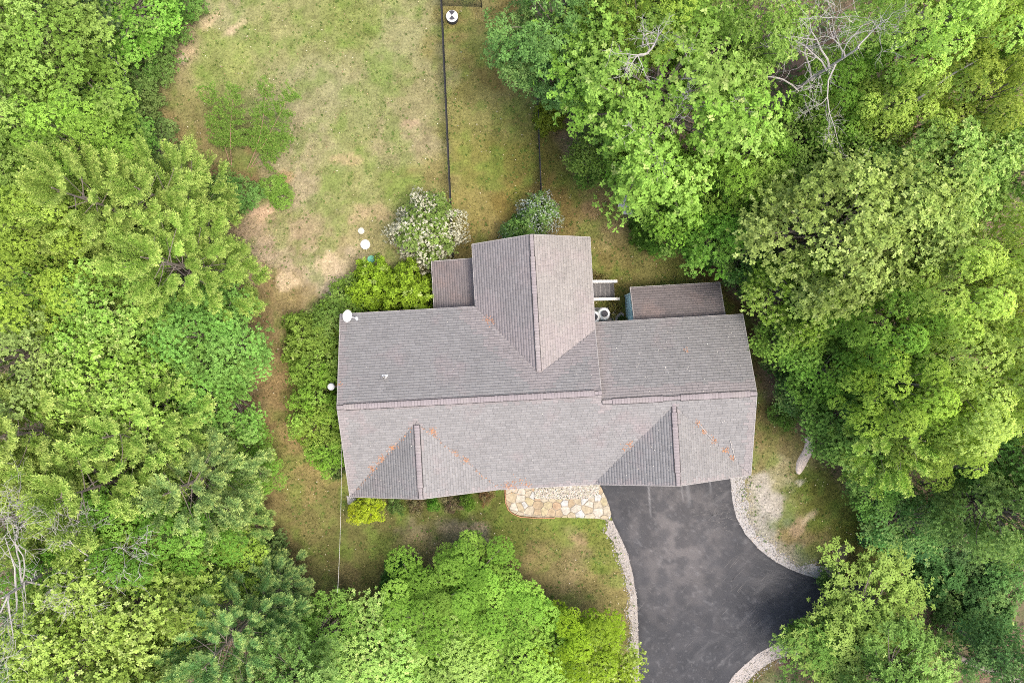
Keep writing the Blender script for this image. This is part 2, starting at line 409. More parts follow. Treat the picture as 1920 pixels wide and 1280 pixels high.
for (x0,y0,x1,y1,wd,am) in ((1216,912,1220,968,1.4,.09),(1277,905,1281,940,1.4,.07),(1331,902,1333,926,1.3,.07),(1288,908,1293,945,4,.05)):
    t=np.clip(((PX-x0)*(x1-x0)+(PY-y0)*(y1-y0))/((x1-x0)**2+(y1-y0)**2),0,1)
    d=np.hypot(PX-x0-t*(x1-x0),PY-y0-t*(y1-y0)); dc=dc+(np.exp(-(d/wd)**2)*(1-t*.6)*am)[...,None]
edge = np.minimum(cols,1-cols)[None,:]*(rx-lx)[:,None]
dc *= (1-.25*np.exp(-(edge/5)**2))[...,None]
nr, nc = PX.shape; di = np.arange(nr*nc).reshape(nr,nc)
DF = np.stack([di[:-1,:-1],di[1:,:-1],di[1:,1:],di[:-1,1:]],-1).reshape(-1,4)
dz = .014+.0*PX
dm = npmesh('driveway', np.stack([DX,DY,dz],-1).reshape(-1,3), DF, colr=np.clip(dc,.01,1).reshape(-1,3))
link('driveway', dm, M['asphalt'], kind='structure', label='dark asphalt driveway with dusty worn middle')

# pale scuff marks and sandy scratches on the asphalt
_r=random.Random(17); _mb=MB()
def scuff(x,y,a,L,w):
    p=at(x,y); d=Vector((math.cos(a),math.sin(a),0))*L*.5; n_=Vector((-math.sin(a),math.cos(a),0))*w*.5
    _mb.add([p-d-n_+Vector((0,0,.018)),p+d-n_*.3+Vector((0,0,.018)),p+d+n_*.3+Vector((0,0,.018)),p-d+n_+Vector((0,0,.018))],[(0,1,2,3)])
for _ in range(34):
    x,y=_r.gauss(1385,55),_r.gauss(1110,45)
    if np.interp(y,[t[0] for t in LE],[t[1] for t in LE])+8<x<np.interp(y,[t[0] for t in RE],[t[1] for t in RE])-8: scuff(x,y,math.radians(_r.gauss(48,4)),_r.uniform(.3,1.1),_r.uniform(.012,.03))
for _ in range(110):
    x,y=_r.gauss(1345,20),_r.gauss(962,18)
    if x<np.interp(y,[t[0] for t in RE],[t[1] for t in RE])-8: scuff(x,y,math.radians(_r.gauss(20,22)),_r.uniform(.1,.45),_r.uniform(.012,.035))
for _ in range(240):
    x,y=_r.uniform(1150,1500),_r.uniform(915,1280)
    if np.interp(y,[t[0] for t in LE],[t[1] for t in LE])+8<x<np.interp(y,[t[0] for t in RE],[t[1] for t in RE])-8: scuff(x,y,_r.uniform(0,6.28),_r.uniform(.04,.25),_r.uniform(.01,.025))
_mb.build('scuff_marks',plain('sandy_scuff',(.085,.082,.08),.95),None,kind='stuff',label='pale sandy scuffs and scratches on the driveway')

def ribbon(name, inner, outer, z, col, label):
    n=len(inner); V=[]
    for a,b in zip(inner,outer):
        for t in np.linspace(0,1,6):
            p=at(a[0]+(b[0]-a[0])*t,a[1]+(b[1]-a[1])*t); V.append((p.x,p.y,z))
    Fq=[(i*6+j,i*6+j+1,(i+1)*6+j+1,(i+1)*6+j) for i in range(n-1) for j in range(5)]
    me=npmesh(name, np.array(V), np.array(Fq)); 
    o=link(name, me, M['gravel'], kind='structure', label=label); o.color=(*col,1); return o
rng = np.random.default_rng(5)
def pebbles(name, pts, size, cols_, parent=None, label=None, z0=.0):
    n=len(pts); 
    s=size*(.5+rng.random(n)); an=rng.random((n,1))*6.28+np.arange(5)[None]*1.2566
    rr=s[:,None]*(.75+.5*rng.random((n,5)))
    base=np.stack([pts[:,0:1]+rr*np.cos(an), pts[:,1:2]+rr*np.sin(an), np.full((n,5),z0)],-1)
    top=np.stack([pts[:,0:1]+rr*.6*np.cos(an), pts[:,1:2]+rr*.6*np.sin(an), z0+np.repeat((s*.7)[:,None],5,1)],-1)
    V=np.concatenate([base,top],1).reshape(-1,3); o=(np.arange(n)*10)[:,None]
    tris=[]
    for j in range(5):
        k=(j+1)%5; tris += [(j,k,5+k),(j,5+k,5+j)]
    tris += [(5,6,7),(5,7,8),(5,8,9)]
    Fq=(o[:,None,:]+np.array(tris)[None]).reshape(-1,3)
    c=.68*np.array(cols_)[rng.integers(0,len(cols_),n)]*(.75+.5*rng.random((n,1)))
    me=npmesh(name,V,Fq,colr=np.repeat(c,10,0)); return link(name,me,M['pebble'],parent,kind='stuff',label=label)
GCOL=[(.34,.32,.30),(.27,.255,.245),(.42,.39,.36),(.20,.19,.19),(.36,.31,.26)]
ys=np.arange(975,1400,8.0); inn=[(interp(LE,y)+3,y) for y in ys]
outw=np.interp(ys,[975,1000,1040,1100,1200,1400],[10,22,18,16,15,15])+(fbm(ys*.07,ys*0,1,3)-.5)*12
out=[(interp(LE,y)-w_,y) for y,w_ in zip(ys,outw)]
ribbon('gravel_shoulder', inn, out, .006, (.205,.188,.172), 'pale gravel shoulder along the left edge of the driveway')
ys2=np.concatenate([np.arange(892,1040,6.0),np.arange(1040,1091,3.0)]); inn2=[(interp(RE,y)-3,y) for y in ys2]
out2=[]
for i,y in enumerate(ys2):
    x=interp(RE,y); dx=(interp(RE,y+2)-interp(RE,y-2)); nrm=np.array((4.0,-dx)); nrm/=np.hypot(*nrm)
    wd=np.interp(y,[892,910,960,1000,1060,1090],[36,32,20,24,20,18])+ (fbm(np.array([i*.45]),np.array([4.]),1,3)[0]-.5)*26
    out2.append((x+nrm[0]*wd,y+nrm[1]*wd))
ribbon('gravel_shoulder', inn2, out2, .006, (.22,.212,.204), 'wide grey gravel shoulder along the right curve of the driveway')
ys3=np.arange(1200,1400,4.0); inn3=[(interp(RE,y)-3,y) for y in ys3]
out3=[]
for i,y in enumerate(ys3):
    x=interp(RE,y); dx=(interp(RE,y+2)-interp(RE,y-2)); nrm=np.array((4.0,-dx)); nrm/=np.hypot(*nrm)
    out3.append((x+nrm[0]*26,y+nrm[1]*26))
ribbon('gravel_shoulder', inn3, out3, .006, (.235,.215,.20), 'gravel shoulder curving below the oak at the bottom edge')
gp=[]
for I,O in ((inn,out),(inn2,out2),(inn3,out3)):
    for a,b,c,d in zip(I[:-1],O[:-1],I[1:],O[1:]):
        for _ in range(20):
            s,t=rng.random()**.8*1.35,rng.random()
            x=(a[0]+(b[0]-a[0])*s)*(1-t)+(c[0]+(d[0]-c[0])*s)*t; y=(a[1]+(b[1]-a[1])*s)*(1-t)+(c[1]+(d[1]-c[1])*s)*t
            if interp(LE,y)+1<x<interp(RE,y)-1: continue
            p=at(x,y); gp.append((p.x,p.y))
pebbles('gravel', np.array(gp), .032, GCOL, label='loose grey stones strewn over the driveway shoulders', z0=.004)

# ------------------------------------------------------------------ house
TH = math.radians(3.2); CT, ST = math.cos(TH), math.sin(TH)
def uvw(u, v, z=0.0): return Vector((CT*u-ST*v, ST*u+CT*v, z))
def pix2uv(px, py, z):
    p = at(px, py, z); return (CT*p.x+ST*p.y, -ST*p.x+CT*p.y)
HU, HV = 0.0, -3.0
def root(name, u, v, z=0.0, **kw): return empty(name, uvw(u, v, z), TH, **kw)
house = root('house', 0, 0, label='low single storey house with grey shingled cross gable roof in the clearing', cat='house')
SE, SR = 3.5, 5.25
m1 = (SR-SE)/4.9
def planefn(p0, gu, gv): return lambda u, v: p0[2]+gu*(u-p0[0])+gv*(v-p0[1])
zN = planefn((0,-2.86,5.25),0,-m1); zS = planefn((0,-2.86,5.25),0,m1)
zGN = planefn((0,-3.35,zS(0,-3.35)),0,-m1)
RW = zN(0,-1.73)
zWW = planefn((1.3,0,RW),(RW-3.5)/3.15,0); zWE = planefn((1.3,0,RW),-(RW-zN(0,.38))/3.15,0)
zLr = zS(0,-3.86); sL=(zLr-zS(0,-7.85))/4.07
zLW = planefn((-5.13,0,zLr),sL,0); zLE = planefn((-5.13,0,zLr),-sL,0)
zRr = zS(0,-3.75); sR=(zRr-zS(0,-7.85))/4.2
zRW = planefn((8.12,0,zRr),sR,0); zRE = planefn((8.12,0,zRr),-sR,0)
SLOPES = [
 ('roof_slope', zN, (0,1), [(-9.08,1.97),(-1.85,1.97),(1.3,-1.73),(4.40,.36),(4.40,-2.86),(-9.08,-2.86)], 'sh_grey', 'rear slope of the main roof'),
 ('roof_slope', zWW, (-1,0), [(-1.85,5.30),(-1.85,1.97),(1.3,-1.73),(1.3,5.44)], 'sh_wing', 'west slope of the rear wing roof'),
 ('roof_slope', zWE, (1,0), [(4.40,5.24),(1.3,5.44),(1.3,-1.73),(4.40,.38)], 'sh_cream_lit', 'pale east slope of the rear wing roof'),
 ('roof_slope', zS, (0,-1), [(-9.08,-2.86),(4.40,-2.86),(4.40,-3.35),(12.36,-3.35),(12.36,-7.83),(8.12,-3.75),(3.92,-7.85),(-1.05,-7.85),(-5.13,-3.86),(-9.12,-7.80)], 'sh_grey', 'long front slope of the roof'),
 ('roof_slope', zLW, (-1,0), [(-9.12,-7.80),(-5.13,-7.80),(-5.13,-3.86)], 'sh_grey', 'west slope of the left front gable'),
 ('roof_slope', zLE, (1,0), [(-5.13,-7.80),(-1.05,-7.85),(-5.13,-3.86)], 'sh_grey', 'east slope of the left front gable'),
 ('roof_slope', zRW, (-1,0), [(3.92,-7.85),(8.12,-7.88),(8.12,-3.75)], 'sh_grey', 'west slope of the garage gable'),
 ('roof_slope', zRE, (1,0), [(8.12,-7.88),(12.36,-7.83),(8.12,-3.75)], 'sh_grey', 'east slope of the garage gable'),
 ('roof_slope', zGN, (0,1), [(4.42,.76),(12.36,.76),(12.36,-3.35),(4.42,-3.35)], 'sh_grey', 'rear slope of the garage roof'),
]
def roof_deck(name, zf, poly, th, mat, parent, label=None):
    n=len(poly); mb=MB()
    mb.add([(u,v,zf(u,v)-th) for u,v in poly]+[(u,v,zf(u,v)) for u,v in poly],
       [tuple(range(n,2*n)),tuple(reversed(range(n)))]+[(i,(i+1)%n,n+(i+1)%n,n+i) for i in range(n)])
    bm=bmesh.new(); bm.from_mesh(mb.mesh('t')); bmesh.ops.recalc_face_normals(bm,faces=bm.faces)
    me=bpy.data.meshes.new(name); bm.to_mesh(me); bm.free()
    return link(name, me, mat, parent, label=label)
srng = np.random.default_rng(11)
def segd(u,v,a,b):
    dx,dy=b[0]-a[0],b[1]-a[1]; t=max(0,min(1,((u-a[0])*dx+(v-a[1])*dy)/(dx*dx+dy*dy))); return math.hypot(u-a[0]-t*dx,v-a[1]-t*dy)
PINKLINES=[((-1.85,1.97),(1.3,-1.73),.85),((1.3,-1.73),(4.4,.36),.7),((4.4,.76),(4.5,-3.3),.55),((-9.0,-2.86),(12.3,-2.95),.30),((-5.13,-4),(-5.13,-7.8),.3),((8.12,-4),(8.12,-7.8),.28),((-9.0,-7.9),(12.,-7.9),.2),((-9.1,1.9),(-9.1,-7.8),.35),((12.36,-3.3),(12.36,-7.8),.4)]
def shingles(zf, down, poly, mat, parent, expo=.135, tab=.29):
    """courses of separate shingle tabs, butts proud of the course below, clipped to the slope outline"""
    dx,dy=down; ax,ay=(-dy,dx)
    P=[(u*ax+v*ay,u*dx+v*dy) for u,v in poly]      # (along, downslope)
    dmax=max(p[1] for p in P); dmin=min(p[1] for p in P)
    def spans(d):
        xs=[]
        n=len(P)
        for i in range(n):
            (a0,d0),(a1,d1)=P[i],P[(i+1)%n]
            if (d0<=d<d1) or (d1<=d<d0): xs.append(a0+(a1-a0)*(d-d0)/(d1-d0))
        xs.sort(); return list(zip(xs[::2],xs[1::2]))
    V=[];Fq=[];T=[];HU_=[]
    d=dmax-1e-4; r=0
    while d>dmin+.01:
        top=max(dmin+1e-4,d-expo)
        sb=spans(d-1e-4); st=spans(top+1e-4); sm=spans((d+top)/2)
        off=(r%2)*tab*.5+srng.random()*.05
        for k,(a,b) in enumerate(sm):
            # match the spans at the butt and the head of this course
            B=min(sb,key=lambda q:abs(q[0]-a)+abs(q[1]-b)) if sb else (a,b)
            Tt=min(st,key=lambda q:abs(q[0]-a)+abs(q[1]-b)) if st else (a,b)
            if abs(B[0]-a)+abs(B[1]-b)>1.2: B=(a,b)
            if abs(Tt[0]-a)+abs(Tt[1]-b)>1.2: Tt=(a,b)
            lo=min(B[0],Tt[0]); hi=max(B[1],Tt[1])
            x=lo-off
            while x<hi:
                w=tab*(.85+.3*srng.random()); x1=x+w
                bl,br=max(x+.004,B[0]),min(x1-.004,B[1]); tl,tr=max(x+.004,Tt[0]),min(x1-.004,Tt[1])
                if br-bl>.02 or tr-tl>.02:
                    if br<bl: bl=br=(tl+tr)/2
                    if tr<tl: tl=tr=(bl+br)/2
                    g=d-.003*srng.random()
                    ho=.017+.006*srng.random(); n0=len(V)
                    for (al,dd,hh) in ((bl,g,.001),(br,g,.001),(bl,g,ho),(br,g,ho),(tr,top+.007,.005),(tl,top+.007,.005)):  # tab head stops short: bared dark deck stands in for butt shadow
                        u=al*ax+dd*dx; v=al*ay+dd*dy; V.append((u,v,zf(u,v)+hh))
                    Fq.append((n0+2,n0+3,n0+4,n0+5)); Fq.append((n0,n0+1,n0+3,n0+2))
                    T += [min(1,max(0,.5+.24*srng.standard_normal()))]*6
                    uc,vc=((bl+br)/2*ax+d*dx),((bl+br)/2*ay+d*dy)
                    hv=0.0
                    if mat!='sh_brown':
                        for (la,lb,lw) in PINKLINES:
                            if segd(uc,vc,la,lb)<lw*(.7+.6*srng.random()): hv=.6
                    HU_ += [hv]*6
                x=x1
        d-=expo; r+=1
    V=np.array(V); Fq=np.array(Fq)
    # orient tops upwards
    a=V[Fq[:,1]]-V[Fq[:,0]]; b=V[Fq[:,2]]-V[Fq[:,1]]; nz=np.cross(a,b)[:,2]
    Fq[nz<-1e-9]=Fq[nz<-1e-9][:,::-1]
    me=npmesh('shingles',V,Fq,tone=np.array(T),hue=np.array(HU_))
    return link('shingles',me,M[mat],parent,kind='stuff')
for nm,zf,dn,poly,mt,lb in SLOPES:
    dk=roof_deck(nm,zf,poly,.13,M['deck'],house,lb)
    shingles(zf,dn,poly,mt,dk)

def drip(segs, parent, name='drip_edge', w=.018):
    for (u0,v0,z0),(u1,v1,z1) in segs:
        a=Vector((u0,v0,z0)); b=Vector((u1,v1,z1)); t=(b-a).normalized(); nrm=Vector((t.y,-t.x,0)).normalized()
        mb=MB(); vs=[]
        for p in (a,b):
            for o,z in ((-.02,.022),(w,.022),(w,-.15),(-.02,-.15)): vs.append(p+nrm*o+Vector((0,0,z)))
        mb.add(vs,[(0,1,5,4),(1,2,6,5),(2,3,7,6),(3,0,4,7),(3,2,1,0),(4,5,6,7)])
        o=mb.build(name,M['drip'],parent)
def P3(zf,u,v): return (u,v,zf(u,v))
drip([(P3(zN,-9.08,-2.86),P3(zN,-9.08,1.97)),(P3(zS,-9.12,-7.80),P3(zS,-9.08,-2.86)),
      (P3(zN,-9.08,1.97),P3(zN,-1.9,1.97)),(P3(zWW,-1.85,2.02),P3(zWW,-1.85,5.30)),(P3(zWW,-1.85,5.30),P3(zWW,1.3,5.44)),(P3(zWE,1.3,5.44),P3(zWE,4.40,5.24)),
      (P3(zWE,4.40,5.24),P3(zWE,4.40,.38)),(P3(zN,4.40,.36),P3(zN,4.40,-2.86)),
      (P3(zGN,4.5,.76),P3(zGN,12.36,.76)),(P3(zGN,12.36,.76),P3(zGN,12.36,-3.35)),(P3(zS,12.36,-3.35),P3(zS,12.36,-7.83)),
      (P3(zRE,12.36,-7.85),P3(zRE,8.12,-7.88)),(P3(zRW,8.12,-7.88),P3(zRW,3.92,-7.87)),(P3(zS,3.92,-7.87),P3(zS,-1.05,-7.87)),
      (P3(zLE,-1.05,-7.85),P3(zLE,-5.13,-7.82)),(P3(zLW,-5.13,-7.82),P3(zLW,-9.12,-7.80))],house)

def ridge(a, b, w, parent, vent=True, label=None, rise=.055, sl=.36):
    """raised ridge vent (dark slots) topped by short cap shingles"""
    a=Vector(a); b=Vector(b); t=(b-a); L=t.length; t.normalize(); nrm=Vector((-t.y,t.x,0)).normalized()
    body=MB(); vs=[]
    for p in (a,b):
        for o,z in ((-w/2,-sl*w/2+.012),(-w/2,-sl*w/2+rise-.012),(0,rise-.012),(w/2,-sl*w/2+rise-.012),(w/2,-sl*w/2+.012)): vs.append(p+nrm*o+Vector((0,0,z)))
    body.add(vs,[(0,1,6,5),(1,2,7,6),(2,3,8,7),(3,4,9,8),(0,5,9,4),(4,3,2,1,0),(5,6,7,8,9)])
    bo=body.build('ridge_vent' if vent else 'ridge_board',M['slot'],parent,label=label)
    V=[];Fq=[];T=[]; n=max(1,int(L/.145)); st=L/n
    for i in range(n):
        p=a+t*(i*st+.004); q=a+t*((i+1)*st-.004); h=srng.random()*.006; tn=min(1,max(0,.5+.2*srng.standard_normal()))
        ww=w/2-.022*srng.random()-.026; n0=len(V)
        for pp,hh in ((p,.002),(q,.009)):
            for o in (-ww,0,ww):
                z=rise+hh+h-(sl*abs(o)); V.append(tuple(pp+nrm*o+Vector((0,0,z))))
        for s in (0,1): Fq.append((n0+s,n0+3+s,n0+4+s,n0+1+s))
        T+= [tn]*6
    V=np.array(V);Fq=np.array(Fq); a_=V[Fq[:,1]]-V[Fq[:,0]]; b_=V[Fq[:,2]]-V[Fq[:,1]]; nz=np.cross(a_,b_)[:,2]; Fq[nz<0]=Fq[nz<0][:,::-1]
    link('cap_shingles',npmesh('cap_shingles',V,Fq,tone=np.array(T)),M['cap'],bo,kind='stuff')
zr=5.25+.02
ridge((-8.75,-2.86,zr),(4.05,-2.86,zr),.36,house,True,'long ridge vent of the main roof')
ridge((-9.08,-2.86,zr),(-8.76,-2.86,zr),.27,house,False,rise=.03); ridge((4.06,-2.86,zr),(4.42,-2.86,zr),.27,house,False,rise=.03)
zg=zS(0,-3.35)+.02
ridge((4.95,-3.35,zg),(7.55,-3.35,zg),.36,house); ridge((8.45,-3.35,zg),(12.0,-3.35,zg),.36,house)
ridge((4.44,-3.35,zg),(4.94,-3.35,zg),.27,house,False,rise=.03); ridge((7.56,-3.35,zg),(8.44,-3.35,zg),.27,house,False,rise=.03); ridge((12.01,-3.35,zg),(12.36,-3.35,zg),.27,house,False,rise=.03)
ridge((-5.13,-4.02,zLr+.02),(-5.13,-7.25,zLr+.02),.34,house,True,sl=.34); ridge((-5.13,-7.26,zLr+.02),(-5.13,-7.80,zLr+.02),.27,house,False,rise=.03,sl=.34)
ridge((8.12,-4.1,zRr+.02),(8.12,-7.2,zRr+.02),.34,house,True,sl=.34); ridge((8.12,-7.21,zRr+.02),(8.12,-7.88,zRr+.02),.27,house,False,rise=.03,sl=.34); ridge((8.12,-3.60,zRr+.03),(8.12,-4.09,zRr+.02),.27,house,False,rise=.03,sl=.34)
ridge((1.3,-1.6,RW+.02),(1.3,4.3,RW+.02),.30,house,True,sl=.33); ridge((1.3,4.31,RW+.02),(1.3,5.44,RW+.02),.25,house,False,rise=.03,sl=.33)

# walls: solid volumes under the roofs, following the gables
def wallprism(poly, zt, name='wall', mat='siding', z0=.45):
    mb=MB(); n=len(poly)
    mb.add([(u,v,z0) for u,v in poly]+[(u,v,zt(u,v)-.16) for u,v in poly],[tuple(range(n,2*n)),tuple(reversed(range(n)))]+[(i,(i+1)%n,n+(i+1)%n,n+i) for i in range(n)])
    return mb.build(name,M[mat],house)
for a in ((-8.72,-1.4,-7.45,1.6),(-1.4,4.1,-6.6,1.6),(4.1,12.0,-7.4,.4),(-1.5,4.1,1.6,4.9)):
    MB().box(a[0],a[1],a[2],a[3],.45,3.28).build('wall',M['siding'],house)
def gable_end(prof, axis, c, t):
    """triangular wall piece above the eaves; prof = list of (along, z)"""
    n=len(prof); mb=MB(); vs=[]
    for o in (c,c+t):
        for (a,z) in prof: vs.append((o,a,z) if axis=='u' else (a,o,z))
    mb.add(vs,[tuple(range(n)),tuple(reversed(range(n,2*n)))]+[(i,n+i,n+(i+1)%n,(i+1)%n) for i in range(n)]); mb.build('gable_wall',M['siding'],house)
q=.17
gable_end([(-7.3,3.285),(1.5,3.285),(1.5,zN(0,1.5)-q),(-2.86,5.25-q),(-7.3,zS(0,-7.3)-q)],'u',-8.72,.14)
gable_end([(.6,3.285),(.6,zN(0,.6)-q),(-2.86,5.25-q),(-3.3,zS(0,-3.3)-q),(-3.3,3.285)],'u',3.94,.14)
gable_end([(-7.3,3.285),(.3,3.285),(.3,zGN(0,.3)-q),(-3.35,zGN(0,-3.35)-q),(-7.3,zS(0,-7.3)-q)],'u',11.85,.14)
gable_end([(-1.4,3.285),(4.0,3.285),(4.0,zWE(4.0,0)-q),(1.3,RW-q),(-1.4,zWW(-1.4,0)-q)],'v',4.75,.14)
gable_end([(-8.6,3.285),(-1.5,3.285),(-1.5,zLE(-1.5,0)-q),(-5.13,zLr-q),(-8.6,zLW(-8.6,0)-q)],'v',-7.45,.14)
gable_end([(4.4,3.285),(11.8,3.285),(11.8,zRE(11.8,0)-q),(8.12,zRr-q),(4.4,zRW(4.4,0)-q)],'v',-7.4,.14)
fo=MB()
for a in ((-8.68,4.06,-7.38,1.55),(4.06,11.95,-7.33,.35),(-1.45,4.05,1.55,4.85)): fo.box(a[0],a[1],a[2],a[3],-.2,.46)
fo.build('foundation',M['found'],house)
def window(u0,u1,v,z0,z1,ny):
    """window in a wall that faces +v or -v"""
    s=ny; f=MB(); t=.06
    for b in ((u0-t,u1+t,z1,z1+t),(u0-t,u1+t,z0-t,z0),(u0-t,u0,z0,z1),(u1,u1+t,z0,z1),((u0+u1)/2-.02,(u0+u1)/2+.02,z0,z1)):
        f.box(b[0],b[1],min(v,v+.05*s),max(v,v+.05*s),b[2],b[3])
    w=f.build('window',M['white'],house)
    MB().box(u0,u1,min(v+.004*s,v+.02*s),max(v+.004*s,v+.02*s),z0,z1).build('pane',M['glass'],w)
for (a,b,v,z0,z1,s) in ((-7.6,-6.2,-7.45,1.5,2.8,-1),(-4.2,-2.8,-7.45,1.5,2.8,-1),(.2,1.6,-6.6,1.5,2.8,-1),(-7.5,-6.3,1.6,1.7,2.8,1),(.4,2.4,4.9,1.5,2.9,1)): window(a,b,v,z0,z1,s)
for u0 in (4.9,8.5):
    g=MB()
    for i in range(4): g.box(u0,u0+2.9,-7.44,-7.40,.03+i*.53,.03+i*.53+.51)
    g.build('garage_door',M['white'],house)
MB().box(-.9,.0,-6.65,-6.6,.5,2.55).build('front_door',M['white'],house)
# porch lean-to on the west side of the rear wing
zP = planefn((-1.5,0,2.68),.15,0)
pp=[(-4.2,4.66),(-4.2,1.62),(-1.52,1.62),(-1.52,4.66)]
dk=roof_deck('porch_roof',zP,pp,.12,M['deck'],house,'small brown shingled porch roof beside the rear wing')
shingles(zP,(-1,0),pp,'sh_brown',dk)
drip([(P3(zP,-4.2,1.64),P3(zP,-4.2,4.66)),(P3(zP,-4.2,4.66),P3(zP,-1.9,4.66))],dk)
pf=MB(); pf.box(-4.0,-1.52,1.62,4.45,-.2,.9); pf.build('porch_floor',M['found'],house)
for (u,v) in ((-3.98,4.42),(-3.98,1.75),(-2.7,4.42)): MB().box(u-.06,u+.06,v-.06,v+.06,.9,2.16).build('porch_post',M['white'],house)
# plumbing vent with white flashing
pu,pv=pix2uv(720,707,5.0); zz=zN(pu,pv)
vp=MB().lathe([(.062,-.05),(.062,.30),(.045,.30),(.045,.0)],(pu,pv,zz),12).build('vent_pipe',M['pipe'],house)
MB().add([(pu-.16,pv+.02,zN(0,pv+.02)+.03),(pu+.16,pv+.02,zN(0,pv+.02)+.03),(pu+.16,pv+.13,zN(0,pv+.13)+.035),(pu-.16,pv+.13,zN(0,pv+.13)+.035)],[(0,1,2,3)]).lathe([(.10,.02),(.085,.12),(.07,.2)],(pu,pv,zz),12).build('flashing',M['whitep'],vp)

# ------------------------------------------------------------------ shed against the garage
shed=root('lean_to_shed',9.2,1.6,label='lean-to shed with dark brown shingled roof and pale blue wall behind the garage',cat='shed')
def rel(zf,u0,v0): return lambda u,v: zf(u+u0,v+v0)
zSh=planefn((0,2.62,2.2),0,-.36)
sp=[(6.70-9.2,2.62-1.6),(6.70-9.2,.42-1.6),(11.66-9.2,.42-1.6),(11.66-9.2,2.62-1.6)]
zShr=rel(zSh,9.2,1.6)
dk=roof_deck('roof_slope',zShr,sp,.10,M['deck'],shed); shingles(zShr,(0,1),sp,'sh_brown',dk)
drip([(P3(zShr,*sp[3]),P3(zShr,*sp[0])) ,(P3(zShr,*sp[0]),P3(zShr,*sp[1])),(P3(zShr,*sp[2]),P3(zShr,*sp[3]))],shed,w=.02)
mb=MB(); wp=[(6.77-9.2,.43-1.6),(11.5-9.2,.43-1.6),(11.5-9.2,2.3-1.6),(6.77-9.2,2.3-1.6)]; n=4
mb.add([(u,v,-.1) for u,v in wp]+[(u,v,zShr(u,v)-.12) for u,v in wp],[(4,5,6,7),(3,2,1,0)]+[(i,(i+1)%n,n+(i+1)%n,n+i) for i in range(n)])
mb.build('wall',M['siding'],shed)
MB().box(6.72-9.2,6.81-9.2,2.26-1.6,2.34-1.6,0,zSh(0,2.34)-.12).build('corner_trim',M['trimblue'],shed)
for i in range(11):
    v0=.44-1.6+i*.168; 
    MB().box(6.745-9.2,6.768-9.2,v0,v0+.163,0,zShr(0,v0+.163)-.14).build('siding_board',M['siding'],shed)

# ------------------------------------------------------------------ back stairs
st=root('back_stairs',5.2,2.6,label='wooden back steps with white railings beside the rear wing',cat='stairs')
for i in range(7):
    u0=4.12+i*.285-5.2; zt=1.19-i*.165
    o=MB().box(u0,u0+.275,-.46,.46,zt-.04,zt).build('tread',M['tread'],st)
    MB().box(u0+.275,u0+.292,-.46,.46,zt-.05,zt+.003).build('nosing',M['drip'],o)
for s in (-1,1):
    v=s*.50; u0,u1=4.12-5.2,6.16-5.2; z0,z1=1.19,.05
    sg=MB(); sg.add([(u0,v-.02,z0-.3),(u1,v-.02,z1-.16),(u1,v-.02,z1+.06),(u0,v-.02,z0+.04),(u0,v+.02,z0-.3),(u1,v+.02,z1-.16),(u1,v+.02,z1+.06),(u0,v+.02,z0+.04)],[(0,1,2,3),(7,6,5,4),(0,4,5,1),(1,5,6,2),(2,6,7,3),(3,7,4,0)]).build('stringer',M['white'],st)
    hr=MB(); w=.075
    def zat(u): return z0+(z1-z0)*(u-u0)/(u1-u0)
    e=u1+(.05 if s>0 else .14)
    hr.add([(u0,v-w,z0+.86),(e,v-w,zat(e)+.86),(e,v+w,zat(e)+.86),(u0,v+w,z0+.86),(u0,v-w,z0+.92),(e,v-w,zat(e)+.92),(e,v+w,zat(e)+.92),(u0,v+w,z0+.92)],[(3,2,1,0),(4,5,6,7),(0,1,5,4),(1,2,6,5),(2,3,7,6),(3,0,4,7)])
    h=hr.build('handrail',M['white'],st)
    for k in range(13):
        u=u0+.12+k*.15; zb=zat(u)
        MB().box(u-.022,u+.022,v-.022,v+.022,zb+.02,zb+.86).build('baluster',M['white'],st)
    MB().box(u1-.05,u1+.05,v-.048,v+.048,0,z1+.88).build('post',M['white'],st)

# ------------------------------------------------------------------ gas tanks
def tank(px,py,label):
    p=at(px,py,1.25); t=empty('gas_tank',(p.x,p.y,0),.4,label=label,cat='gas tank',group='gas tanks by the back steps')
    MB().lathe([(.30,0),(.30,.06),(.365,.12),(.365,1.02),(.34,1.14),(.27,1.23),(.17,1.27)],(0,0,0),28).build('body',M['tankwhite'],t,True)
    MB().lathe([(.185,1.2),(.185,1.345),(.17,1.345),(.17,1.2)],(0,0,0),20).build('collar',M['tankwhite'],t)
    MB().lathe([(.20,1.35),(.20,1.385),(.175,1.41),(.04,1.42)],(0,0,0),8).build('lid',M['darkgrey'],t)
    return t
tank(1133,588,'white gas tank with dark lid standing clear of the roof edge')
tank(1114,594,'white gas tank half hidden under the rear wing eave')
gv=MB(); c=at(1128,592); gv.prism([(c.x+a,c.y+b) for a,b in ((-1.0,-.6),(1.2,-.55),(1.3,.1),(.9,.5),(-1.0,.5))],.0,.05,.02)
gv.build('tank_pad',M['found'],None,label='dark concrete pad under the white gas tanks',cat='pad')

